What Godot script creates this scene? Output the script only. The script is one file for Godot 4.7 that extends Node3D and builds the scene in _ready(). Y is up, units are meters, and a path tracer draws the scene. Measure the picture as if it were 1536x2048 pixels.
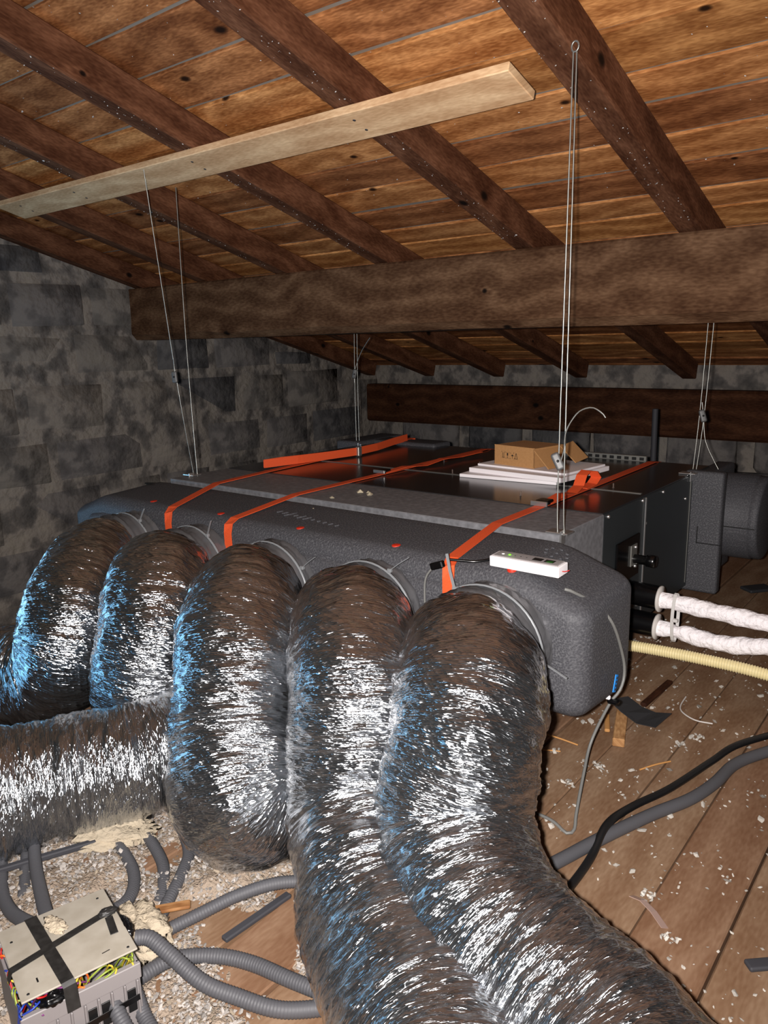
extends Node3D

# ---------------------------------------------------------------- helpers
var used := {}
var M := {}
var rng := RandomNumberGenerator.new()
const RC := 1.823      # height of the rafters' underside above the camera
const RS := 0.28       # fall of the roof per metre

func rf(z: float, up := 0.0) -> float:
	return RC + RS * z + up

func numbered(called: String) -> String:
	var n: int = used.get(called, 0)
	used[called] = n + 1
	return called if n == 0 else "%s_%03d" % [called, n]

func tag(o: Node, label := "", category := "", group := "", kind := ""):
	if label: o.set_meta("label", label)
	if category: o.set_meta("category", category)
	if group: o.set_meta("group", group)
	if kind: o.set_meta("kind", kind)
	return o

func thing(called: String, label: String, category: String, at := Vector3.ZERO, group := "") -> Node3D:
	var o := Node3D.new()
	o.name = numbered(called)
	o.position = at
	add_child(o)
	tag(o, label, category, group)
	return o

# one mesh as a part of "parent" (positions are given in world axes relative to the parent's own place)
func part(called: String, mesh: Mesh, m: Material, parent: Node3D, at := Vector3.ZERO, rot := Basis.IDENTITY) -> MeshInstance3D:
	var o := MeshInstance3D.new()
	o.name = called
	o.mesh = mesh
	o.material_override = m
	o.transform = Transform3D(rot, at)
	parent.add_child(o, true)
	return o

func top(called: String, mesh: Mesh, m: Material, label: String, category: String, at := Vector3.ZERO, rot := Basis.IDENTITY, group := "") -> MeshInstance3D:
	var o := MeshInstance3D.new()
	o.name = numbered(called)
	o.mesh = mesh
	o.material_override = m
	o.transform = Transform3D(rot, at)
	add_child(o)
	tag(o, label, category, group)
	return o

func structure(called: String) -> Node3D:
	var o := Node3D.new()
	o.name = called
	add_child(o)
	o.set_meta("kind", "structure")
	return o

# ---------------------------------------------------------------- mesh builders
func tri(st: SurfaceTool, a: Vector3, b: Vector3, c: Vector3, ua := Vector2.ZERO, ub := Vector2.ZERO, uc := Vector2.ZERO) -> void:
	# a, b, c run counter-clockwise seen from outside
	st.set_uv(ua); st.add_vertex(a)
	st.set_uv(uc); st.add_vertex(c)
	st.set_uv(ub); st.add_vertex(b)

func face(st: SurfaceTool, pts: Array, mid: Vector3, uvf: Callable) -> void:
	# a convex face of a convex body round "mid"
	var n: Vector3 = (pts[1] - pts[0]).cross(pts[2] - pts[0])
	var c := Vector3.ZERO
	for p in pts: c += p
	c /= pts.size()
	var list := pts.duplicate()
	if n.dot(c - mid) < 0.0: list.reverse()
	for i in range(1, list.size() - 1):
		tri(st, list[0], list[i], list[i + 1], uvf.call(list[0]), uvf.call(list[i]), uvf.call(list[i + 1]))

func done(st: SurfaceTool) -> ArrayMesh:
	st.generate_normals()
	return st.commit()

func begin(smooth := false) -> SurfaceTool:
	var st := SurfaceTool.new()
	st.begin(Mesh.PRIMITIVE_TRIANGLES)
	st.set_smooth_group(0 if smooth else -1)
	return st

func add_cbox(st: SurfaceTool, size: Vector3, c := 0.002, at := Vector3.ZERO, rot := Basis.IDENTITY, uo := Vector2.ZERO) -> void:
	# box with chamfered edges
	var h := size / 2.0
	c = minf(c, minf(h.x, minf(h.y, h.z)) * 0.9)
	var long := size.max_axis_index()
	var uvf := func(p: Vector3) -> Vector2:
		var q: Vector3 = rot.inverse() * (p - at)
		return Vector2(q[long] / 2.4, (q[(long + 1) % 3] + q[(long + 2) % 3]) / 0.4) + uo
	var P := func(a: int, s: float, u: float, v: float) -> Vector3:
		var p := Vector3.ZERO
		p[a] = s * h[a]
		p[(a + 1) % 3] = u * (h[(a + 1) % 3] - c)
		p[(a + 2) % 3] = v * (h[(a + 2) % 3] - c)
		return at + rot * p
	for a in 3:
		for s in [-1.0, 1.0]:
			face(st, [P.call(a, s, -1, -1), P.call(a, s, 1, -1), P.call(a, s, 1, 1), P.call(a, s, -1, 1)], at, uvf)
			var b := (a + 1) % 3
			for t in [-1.0, 1.0]:
				face(st, [P.call(a, s, t, -1), P.call(a, s, t, 1), P.call(b, t, 1, s), P.call(b, t, -1, s)], at, uvf)
	for x in [-1.0, 1.0]:
		for y in [-1.0, 1.0]:
			for z in [-1.0, 1.0]:
				face(st, [P.call(0, x, y, z), P.call(1, y, z, x), P.call(2, z, x, y)], at, uvf)

func cbox(size: Vector3, c := 0.002, uo := Vector2.ZERO) -> ArrayMesh:
	var st := begin()
	add_cbox(st, size, c, Vector3.ZERO, Basis.IDENTITY, uo)
	return done(st)

# rounded box whose surface points go through "warp"
func rbox(lo: Vector3, hi: Vector3, r: float, step: float, warp = null) -> ArrayMesh:
	var st := begin(true)
	var mid := (lo + hi) / 2.0
	var h := (hi - lo) / 2.0
	var lines := []
	for a in 3:
		var l := []
		for k in 5: l.append(-h[a] + r * k / 5.0)
		var n := maxi(1, int(2.0 * (h[a] - r) / step))
		for k in n + 1: l.append(-h[a] + r + 2.0 * (h[a] - r) * k / n)
		for k in 5: l.append(h[a] - r + r * (k + 1) / 5.0)
		lines.append(l)
	for a in 3:
		var b := (a + 1) % 3
		var c := (a + 2) % 3
		for s in [-1.0, 1.0]:
			var grid := []
			for u in lines[b]:
				var row := PackedVector3Array()
				for v in lines[c]:
					var p := Vector3.ZERO
					p[a] = s * h[a]; p[b] = u; p[c] = v
					var inner := p.clamp(-h + Vector3.ONE * r, h - Vector3.ONE * r)
					var d := p - inner
					p = mid + inner + (d.normalized() * r if d.length() > 1e-6 else Vector3.ZERO)
					row.append(warp.call(p) if warp != null else p)
				grid.append(row)
			for i in grid.size() - 1:
				for j in grid[i].size() - 1:
					var q := [grid[i][j], grid[i + 1][j], grid[i + 1][j + 1], grid[i][j + 1]]
					if s < 0: q.reverse()
					var uv := []
					for p in q: uv.append(Vector2(p[b], p[c]) * 4.0)
					tri(st, q[0], q[1], q[2], uv[0], uv[1], uv[2])
					tri(st, q[0], q[2], q[3], uv[0], uv[2], uv[3])
	return done(st)

func smooth_path(pts: Array, step: float) -> PackedVector3Array:
	# Catmull-Rom through the points, then even spacing
	var dense := PackedVector3Array()
	for i in pts.size() - 1:
		var p0: Vector3 = pts[maxi(i - 1, 0)]
		var p1: Vector3 = pts[i]
		var p2: Vector3 = pts[i + 1]
		var p3: Vector3 = pts[mini(i + 2, pts.size() - 1)]
		for k in 24:
			var t := k / 24.0
			dense.append(0.5 * (2.0 * p1 + (p2 - p0) * t + (2.0 * p0 - 5.0 * p1 + 4.0 * p2 - p3) * t * t + (3.0 * p1 - p0 - 3.0 * p2 + p3) * t * t * t))
	dense.append(pts[-1])
	var total := 0.0
	for i in dense.size() - 1: total += dense[i].distance_to(dense[i + 1])
	var n := maxi(2, int(round(total / step)))
	var out := PackedVector3Array([dense[0]])
	var goal := total / n
	var run := 0.0
	for i in dense.size() - 1:
		var d := dense[i].distance_to(dense[i + 1])
		while run + d >= goal * out.size() and out.size() < n:
			out.append(dense[i].lerp(dense[i + 1], (goal * out.size() - run) / maxf(d, 1e-9)))
		run += d
	out.append(dense[-1])
	return out

func frames(p: PackedVector3Array) -> Array:
	# [side, up] at each point, carried along without twist
	var out := []
	var up := Vector3.UP
	var t0: Vector3 = (p[1] - p[0]).normalized()
	if absf(t0.dot(up)) > 0.9: up = Vector3.RIGHT
	for i in p.size():
		var t: Vector3 = (p[mini(i + 1, p.size() - 1)] - p[maxi(i - 1, 0)]).normalized()
		up = (up - t * up.dot(t)).normalized()
		out.append([up.cross(t).normalized(), up])
	return out

# tube along points; rf(s, angle) gives the radius
func tube(pts: Array, r: float, seg := 10, step := 0.02, rad = null, caps := true) -> ArrayMesh:
	var p := smooth_path(pts, step)
	var fr := frames(p)
	var V := PackedVector3Array()
	var U := PackedVector2Array()
	var I := PackedInt32Array()
	var s := 0.0
	for i in p.size():
		if i: s += p[i].distance_to(p[i - 1])
		for k in seg + 1:
			var a := TAU * k / seg
			var rr: float = rad.call(s, a) if rad != null else r
			V.append(p[i] + (fr[i][0] * cos(a) + fr[i][1] * sin(a)) * rr)
			U.append(Vector2(float(k) / seg, s / (TAU * r)))
	return skin(V, U, p.size(), seg + 1, caps, p[0], p[-1])

func skin(V: PackedVector3Array, U: PackedVector2Array, rows: int, cols: int, caps := false, c0 := Vector3.ZERO, c1 := Vector3.ZERO) -> ArrayMesh:
	# rows of cols points, the last column on the first; smooth normals
	var I := PackedInt32Array()
	var N := PackedVector3Array()
	N.resize(V.size())
	for i in rows - 1:
		for k in cols - 1:
			var a := i * cols + k
			var b := a + 1
			var c := a + cols
			var d := c + 1
			I.append_array([a, c, b, b, c, d])
			var n := (V[b] - V[c]).cross(V[d] - V[a])
			N[a] += n; N[b] += n; N[c] += n; N[d] += n
	for i in rows:
		var a := i * cols
		if V[a].is_equal_approx(V[a + cols - 1]):
			N[a] += N[a + cols - 1]
			N[a + cols - 1] = N[a]
	for i in N.size(): N[i] = N[i].normalized()
	# outward check on the first ring
	var mid := Vector3.ZERO
	for k in cols - 1: mid += V[k]
	mid /= cols - 1
	var sum := 0.0
	for k in cols - 1: sum += N[k].dot(V[k] - mid)
	if sum < 0.0:
		for i in N.size(): N[i] = -N[i]
		for i in range(0, I.size(), 3):
			var t := I[i + 1]
			I[i + 1] = I[i + 2]
			I[i + 2] = t
	var m := ArrayMesh.new()
	if caps:
		for e in 2:
			var base := (rows - 1) * cols if e else 0
			var c := c1 if e else c0
			var nn := Vector3.ZERO
			for k in cols - 1: nn += (V[base + k] - c).cross(V[base + k + 1] - c)
			nn = nn.normalized()
			var out := c - (V[(rows - 2) * cols] if e else V[cols])
			var flip := nn.dot(out) > 0.0
			var n := nn if flip else -nn
			var at := V.size()
			V.append(c); N.append(n); U.append(Vector2(0.5, 0.5))
			for k in cols:
				V.append(V[base + k]); N.append(n); U.append(Vector2(0.5, 0.5))
			for k in cols - 1:
				if flip: I.append_array([at, at + 2 + k, at + 1 + k])
				else: I.append_array([at, at + 1 + k, at + 2 + k])
	var A := []
	A.resize(Mesh.ARRAY_MAX)
	A[Mesh.ARRAY_VERTEX] = V
	A[Mesh.ARRAY_NORMAL] = N
	A[Mesh.ARRAY_TEX_UV] = U
	A[Mesh.ARRAY_INDEX] = I
	m.add_surface_from_arrays(Mesh.PRIMITIVE_TRIANGLES, A)
	return m

# profile [radius, along] turned about +z
func lathe(prof: Array, seg := 32, wob = null) -> ArrayMesh:
	var st := begin(true)
	var ring := func(k: int, q: Vector2, i: int) -> Vector3:
		var a := TAU * (k % seg) / seg
		var r: float = q.x + (wob.call(a, i) if wob != null else 0.0)
		return Vector3(cos(a) * r, sin(a) * r, q.y)
	for i in prof.size() - 1:
		var q0: Vector2 = prof[i]
		var q1: Vector2 = prof[i + 1]
		if q0.is_equal_approx(q1): continue
		for k in seg:
			var a: Vector3 = ring.call(k, q0, i)
			var b: Vector3 = ring.call(k + 1, q0, i)
			var c: Vector3 = ring.call(k + 1, q1, i + 1)
			var d: Vector3 = ring.call(k, q1, i + 1)
			var ua := Vector2(float(k) / seg, i * 0.1)
			tri(st, a, c, b, ua, ua, ua)
			tri(st, a, d, c, ua, ua, ua)
	return done(st)

# flat band: centre line, the direction of its width at each point, width, thickness
func band(pts: Array, wdir: Array, w: float, th: float) -> ArrayMesh:
	var st := begin()
	var n := pts.size()
	var rows := []
	for i in n:
		var t: Vector3 = (pts[mini(i + 1, n - 1)] - pts[maxi(i - 1, 0)]).normalized()
		var wd: Vector3 = wdir[i] if wdir.size() > 1 else wdir[0]
		wd = (wd - t * wd.dot(t)).normalized()
		var nn := t.cross(wd).normalized()
		rows.append([pts[i] - wd * w / 2 - nn * th / 2, pts[i] + wd * w / 2 - nn * th / 2, pts[i] + wd * w / 2 + nn * th / 2, pts[i] - wd * w / 2 + nn * th / 2])
	var none := func(_p): return Vector2.ZERO
	for i in n - 1:
		var mid: Vector3 = (pts[i] + pts[i + 1]) / 2
		for k in 4:
			face(st, [rows[i][k], rows[i][(k + 1) % 4], rows[i + 1][(k + 1) % 4], rows[i + 1][k]], mid, none)
	face(st, rows[0], pts[1], none)
	face(st, rows[-1], pts[-2], none)
	return done(st)

# plank: length along x, width along z, underside at y = -th/2; edges not quite straight
func plank(length: float, w: float, th: float, segs: int, wob: float) -> ArrayMesh:
	var st := begin()
	var uo := Vector2(rng.randf(), rng.randf() * 0.5)
	var rows := []
	for i in segs + 1:
		var x := -length / 2 + length * i / segs
		var a := -w / 2 + rng.randf_range(-wob, wob)
		var b := w / 2 + rng.randf_range(-wob, wob)
		var c := 0.0025
		var lift := rng.randf_range(-wob, wob) * 0.4
		rows.append([Vector3(x, -th / 2 + lift, a + c), Vector3(x, -th / 2 + lift, b - c), Vector3(x, -th / 2 + c + lift, b), Vector3(x, th / 2, b), Vector3(x, th / 2, a), Vector3(x, -th / 2 + c + lift, a)])
	var uvf := func(p: Vector3) -> Vector2: return uo + Vector2(p.x / 2.4, (p.z + p.y) / 0.4)
	for i in segs:
		var mid: Vector3 = Vector3((rows[i][0].x + rows[i + 1][0].x) / 2, 0, 0)
		for k in 6:
			face(st, [rows[i][k], rows[i][(k + 1) % 6], rows[i + 1][(k + 1) % 6], rows[i + 1][k]], mid, uvf)
	face(st, rows[0], Vector3.ZERO, uvf)
	face(st, rows[-1], Vector3.ZERO, uvf)
	return done(st)

# ---------------------------------------------------------------- textures and materials
func noise(kind: int, freq: float, oct := 3, fractal := FastNoiseLite.FRACTAL_FBM, sd := 1) -> FastNoiseLite:
	var n := FastNoiseLite.new()
	n.noise_type = kind
	n.frequency = freq
	n.fractal_type = fractal
	n.fractal_octaves = oct
	n.seed = sd
	return n

func noise_tex(n: FastNoiseLite, size := 512, ramp: Array = [], normal := 0.0, h := 0) -> NoiseTexture2D:
	var t := NoiseTexture2D.new()
	t.width = size
	t.height = h if h else size
	t.seamless = true
	t.noise = n
	if normal > 0.0:
		t.as_normal_map = true
		t.bump_strength = normal
	if ramp:
		var g := Gradient.new()
		var offs := PackedFloat32Array()
		var cols := PackedColorArray()
		for r in ramp:
			offs.append(r[0])
			cols.append(r[1])
		g.offsets = offs
		g.colors = cols
		t.color_ramp = g
	return t

func wood_image(sd: int, dark: Color, light: Color, knots: int) -> Array:
	# grain runs along u; returns [colour, height]
	var w := 1536
	var h := 256
	var n1 := noise(FastNoiseLite.TYPE_SIMPLEX_SMOOTH, 1.0, 2, FastNoiseLite.FRACTAL_FBM, sd)
	var n2 := noise(FastNoiseLite.TYPE_SIMPLEX_SMOOTH, 1.0, 2, FastNoiseLite.FRACTAL_FBM, sd + 7)
	var r := RandomNumberGenerator.new()
	r.seed = sd
	var ks := []
	for i in knots: ks.append(Vector3(r.randf() * w, r.randf_range(20, h - 20), r.randf_range(4, 9)))
	var col := Image.create_empty(w, h, false, Image.FORMAT_RGB8)
	var hei := Image.create_empty(w, h, false, Image.FORMAT_RGB8)
	for x in w:
		var a := TAU * x / w
		var cx := cos(a) * 1.6
		var sx := sin(a) * 1.6
		var near := []
		for k in ks:
			var dx := fposmod(x - k.x + w / 2.0, w) - w / 2.0
			if absf(dx) < k.z * 9.0: near.append(Vector3(dx, k.y, k.z))
		for y in h:
			var v := y / float(h)
			var q := v * 9.0 + n1.get_noise_3d(cx * 0.6, sx * 0.6, v * 1.1) * 1.5
			var kd := 0.0
			for k in near:
				var dy: float = y - k.y
				var d: float = sqrt(k.x * k.x * 0.14 + dy * dy) / k.z
				q += 1.6 * exp(-d * d * 0.22) * signf(dy)
				var e: float = sqrt(k.x * k.x * 0.5 + dy * dy) / k.z
				kd = maxf(kd, clampf(1.25 - e, 0.0, 1.0))
			var g := 0.5 + 0.5 * sin(q * TAU * 0.55)
			var fine := n2.get_noise_3d(cx * 9.0, sx * 9.0, v * 60.0)
			var blot := n1.get_noise_3d(cx * 1.7 + 9.0, sx * 1.7, v * 3.0)
			var t := clampf(0.55 + 0.3 * (pow(g, 1.6) - 0.45) + 0.30 * fine + 0.18 * blot, 0.0, 1.0)
			var c := dark.lerp(light, t)
			if kd > 0.0: c = c.lerp(dark * 0.35, minf(kd * 1.3, 0.95))
			col.set_pixel(x, y, c)
			var hh := clampf(0.5 + 0.25 * fine + 0.2 * (g - 0.5) - kd * 0.4, 0.0, 1.0)
			hei.set_pixel(x, y, Color(hh, hh, hh))
	return [ImageTexture.create_from_image(col), ImageTexture.create_from_image(hei)]

func mat(c: Color, rough := 0.6, metal := 0.0, spec := 0.5) -> StandardMaterial3D:
	var m := StandardMaterial3D.new()
	m.albedo_color = c
	m.roughness = rough
	m.metallic = metal
	m.metallic_specular = spec
	return m

func wood(c: Color, tex: Array, rough := 0.75, relief := 0.12) -> StandardMaterial3D:
	var m := mat(c, rough, 0.0, 0.3)
	m.albedo_texture = tex[0]
	m.heightmap_enabled = true
	m.heightmap_texture = tex[1]
	m.heightmap_scale = relief
	return m

func tri_tex(m: StandardMaterial3D, albedo: Texture2D, height: Texture2D, scale: float, relief: float) -> StandardMaterial3D:
	m.uv1_triplanar = true
	m.uv1_world_triplanar = true
	m.uv1_scale = Vector3.ONE * scale
	if albedo: m.albedo_texture = albedo
	if height:
		m.heightmap_enabled = true
		m.heightmap_texture = height
		m.heightmap_scale = relief
	return m

func make_materials() -> void:
	var w1 := wood_image(11, Color(0.50, 0.36, 0.24), Color(1.0, 0.93, 0.83), 7)
	var w2 := wood_image(23, Color(0.42, 0.30, 0.22), Color(0.95, 0.86, 0.78), 5)
	var w3 := wood_image(37, Color(0.74, 0.62, 0.52), Color(1.0, 0.95, 0.88), 1)
	M.roof = [wood(Color(0.94, 0.73, 0.53), w1), wood(Color(0.85, 0.66, 0.46), w1), wood(Color(1.0, 0.79, 0.57), w1), wood(Color(0.80, 0.60, 0.43), w2), wood(Color(0.92, 0.71, 0.51), w2)]
	M.rafter = wood(Color(0.54, 0.41, 0.335), w2)
	M.purlin = wood(Color(0.54, 0.46, 0.385), w2, 0.85, 0.2)
	M.plate = wood(Color(0.40, 0.29, 0.22), w2, 0.85, 0.2)
	M.batten = wood(Color(1.0, 0.90, 0.77), w3, 0.6, 0.03)
	M.floor = [wood(Color(0.575, 0.505, 0.445), w3, 0.7, 0.05), wood(Color(0.53, 0.465, 0.405), w3, 0.7, 0.05), wood(Color(0.60, 0.515, 0.445), w3, 0.7, 0.05), wood(Color(0.56, 0.475, 0.415), w3, 0.7, 0.05)]
	M.offcut = wood(Color(0.78, 0.66, 0.52), w1, 0.7, 0.05)
	M.dark_wood = wood(Color(0.30, 0.20, 0.14), w2)
	M.gap = mat(Color(0.54, 0.51, 0.47), 0.95, 0.0, 0.1)
	M.under = mat(Color(0.10, 0.08, 0.06), 0.95, 0.0, 0.1)
	# masonry
	var cn := noise(FastNoiseLite.TYPE_SIMPLEX_SMOOTH, 0.012, 5, FastNoiseLite.FRACTAL_FBM, 5)
	var ca := noise_tex(cn, 512, [[0.0, Color(0.52, 0.52, 0.53)], [0.40, Color(0.76, 0.75, 0.745)], [0.55, Color(0.95, 0.93, 0.91)], [1.0, Color(1, 0.98, 0.94)]])
	var ch := noise_tex(noise(FastNoiseLite.TYPE_SIMPLEX_SMOOTH, 0.03, 5, FastNoiseLite.FRACTAL_FBM, 6), 512)
	M.block = []
	for c in [Color(0.56, 0.545, 0.53), Color(0.51, 0.50, 0.50), Color(0.43, 0.43, 0.44), Color(0.59, 0.57, 0.55), Color(0.54, 0.525, 0.51)]:
		M.block.append(tri_tex(mat(c, 0.95, 0, 0.2), ca, ch, 1.1, 0.9))
	M.mortar = tri_tex(mat(Color(0.60, 0.58, 0.56), 0.95, 0, 0.2), ca, ch, 1.1, 0.9)
	M.wall = tri_tex(mat(Color(0.42, 0.40, 0.38), 0.95, 0, 0.2), ca, ch, 1.6, 1.0)
	# foil
	M.foil = mat(Color(0.70, 0.715, 0.735), 0.19, 0.975)
	M.foil.clearcoat_enabled = true
	M.foil.clearcoat = 1.0
	M.foil.clearcoat_roughness = 0.07
	M.foil.normal_enabled = true
	M.foil.normal_texture = noise_tex(noise(FastNoiseLite.TYPE_SIMPLEX, 0.010, 3, FastNoiseLite.FRACTAL_RIDGED, 31), 1024, [], 14.0)
	M.foil.normal_scale = 0.7
	M.collar = mat(Color(0.36, 0.36, 0.37), 0.24, 0.25)
	M.tie = mat(Color(0.47, 0.48, 0.49), 0.35)
	M.clear_tie = mat(Color(0.78, 0.77, 0.76), 0.35)
	# unit
	var en := noise(FastNoiseLite.TYPE_CELLULAR, 0.055, 2, FastNoiseLite.FRACTAL_FBM, 8)
	var ea := noise_tex(en, 512, [[0.0, Color(0.55, 0.55, 0.57)], [0.45, Color(0.78, 0.78, 0.80)], [0.8, Color(1.0, 1.0, 1.0)]])
	M.eps = tri_tex(mat(Color(0.36, 0.36, 0.37), 0.6, 0, 0.4), ea, noise_tex(noise(FastNoiseLite.TYPE_CELLULAR, 0.05, 2, FastNoiseLite.FRACTAL_FBM, 9), 512), 9.0, 0.07)
	M.steel = tri_tex(mat(Color(0.53, 0.53, 0.545), 0.5, 0.15), noise_tex(noise(FastNoiseLite.TYPE_CELLULAR, 0.04, 2, FastNoiseLite.FRACTAL_FBM, 12), 512, [[0.0, Color(0.75, 0.75, 0.75)], [1.0, Color(1, 1, 1)]]), null, 3.0, 0.0)
	M.lid = mat(Color(0.20, 0.20, 0.21), 0.2, 0.35)
	M.side = mat(Color(0.20, 0.22, 0.23), 0.42, 0.3)
	M.bright = mat(Color(0.8, 0.8, 0.8), 0.3, 0.9)
	M.zinc = mat(Color(0.62, 0.62, 0.60), 0.42, 0.8)
	M.gripper = mat(Color(0.40, 0.40, 0.40), 0.55, 0.5)
	M.black = mat(Color(0.045, 0.045, 0.05), 0.5)
	M.gloss_black = mat(Color(0.03, 0.03, 0.035), 0.25)
	M.plug = mat(Color(0.75, 0.17, 0.08), 0.5)
	M.strap = tri_tex(mat(Color(0.93, 0.36, 0.17), 0.62), noise_tex(noise(FastNoiseLite.TYPE_SIMPLEX, 0.2, 2, FastNoiseLite.FRACTAL_FBM, 14), 256, [[0.0, Color(0.82, 0.8, 0.8)], [1.0, Color(1, 1, 1)]]), null, 7.0, 0.0)
	M.white = mat(Color(0.92, 0.90, 0.91), 0.6)
	M.panel_white = mat(Color(0.86, 0.85, 0.88), 0.5)
	M.cap_grey = mat(Color(0.55, 0.53, 0.53), 0.4)
	M.lagging = tri_tex(mat(Color(0.95, 0.93, 0.94), 0.7), null, noise_tex(noise(FastNoiseLite.TYPE_SIMPLEX_SMOOTH, 0.03, 3, FastNoiseLite.FRACTAL_FBM, 15), 256), 7.0, 0.5)
	M.disc = mat(Color(0.78, 0.76, 0.74), 0.5)
	M.cream = mat(Color(0.88, 0.82, 0.62), 0.45)
	M.conduit = mat(Color(0.29, 0.29, 0.305), 0.6)
	M.grey_cable = mat(Color(0.42, 0.42, 0.41), 0.5)
	M.black_cable = mat(Color(0.07, 0.07, 0.075), 0.45)
	M.box_plastic = mat(Color(0.50, 0.48, 0.48), 0.55)
	M.box_lid = tri_tex(mat(Color(0.63, 0.605, 0.56), 0.55), noise_tex(noise(FastNoiseLite.TYPE_SIMPLEX_SMOOTH, 0.015, 4, FastNoiseLite.FRACTAL_FBM, 16), 256, [[0.0, Color(0.88, 0.87, 0.85)], [1.0, Color(1, 1, 1)]]), null, 6.0, 0.0)
	M.tape = tri_tex(mat(Color(0.17, 0.165, 0.16), 0.5), noise_tex(noise(FastNoiseLite.TYPE_SIMPLEX_SMOOTH, 0.03, 4, FastNoiseLite.FRACTAL_FBM, 17), 256, [[0.0, Color(0.6, 0.6, 0.6)], [1.0, Color(1, 1, 1)]]), null, 9.0, 0.0)
	M.tag_blue = mat(Color(0.10, 0.50, 0.83), 0.5)
	M.card = mat(Color(0.14, 0.145, 0.16), 0.7)
	M.kraft = tri_tex(mat(Color(0.70, 0.52, 0.33), 0.8), noise_tex(noise(FastNoiseLite.TYPE_SIMPLEX, 0.08, 3, FastNoiseLite.FRACTAL_FBM, 18), 256, [[0.0, Color(0.93, 0.92, 0.9)], [1.0, Color(1, 1, 1)]]), null, 5.0, 0.0)
	M.ink = mat(Color(0.10, 0.07, 0.05), 0.8)
	M.fluff = mat(Color.WHITE, 0.95, 0, 0.1)
	M.fluff.vertex_color_use_as_albedo = true
	M.wool = tri_tex(mat(Color(0.68, 0.63, 0.55), 0.95, 0, 0.1), null, ch, 7.0, 0.3)
	M.bed = tri_tex(mat(Color(0.60, 0.54, 0.48), 0.95, 0, 0.1), null, ch, 9.0, 0.5)
	M.slate = mat(Color(0.20, 0.20, 0.22), 0.7)
	M.stone = tri_tex(mat(Color(0.33, 0.33, 0.32), 0.9, 0, 0.2), ca, ch, 4.0, 0.6)
	M.clear = mat(Color(0.62, 0.52, 0.48), 0.2)
	M.straw = mat(Color(0.72, 0.52, 0.30), 0.7)
	for w in [["red", Color(0.65, 0.10, 0.10)], ["orange", Color(0.90, 0.40, 0.12)], ["yellow", Color(0.78, 0.68, 0.22)], ["blue", Color(0.15, 0.25, 0.62)], ["green", Color(0.50, 0.56, 0.20)], ["violet", Color(0.42, 0.20, 0.40)]]:
		M["wire_" + w[0]] = mat(w[1], 0.45)

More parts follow.
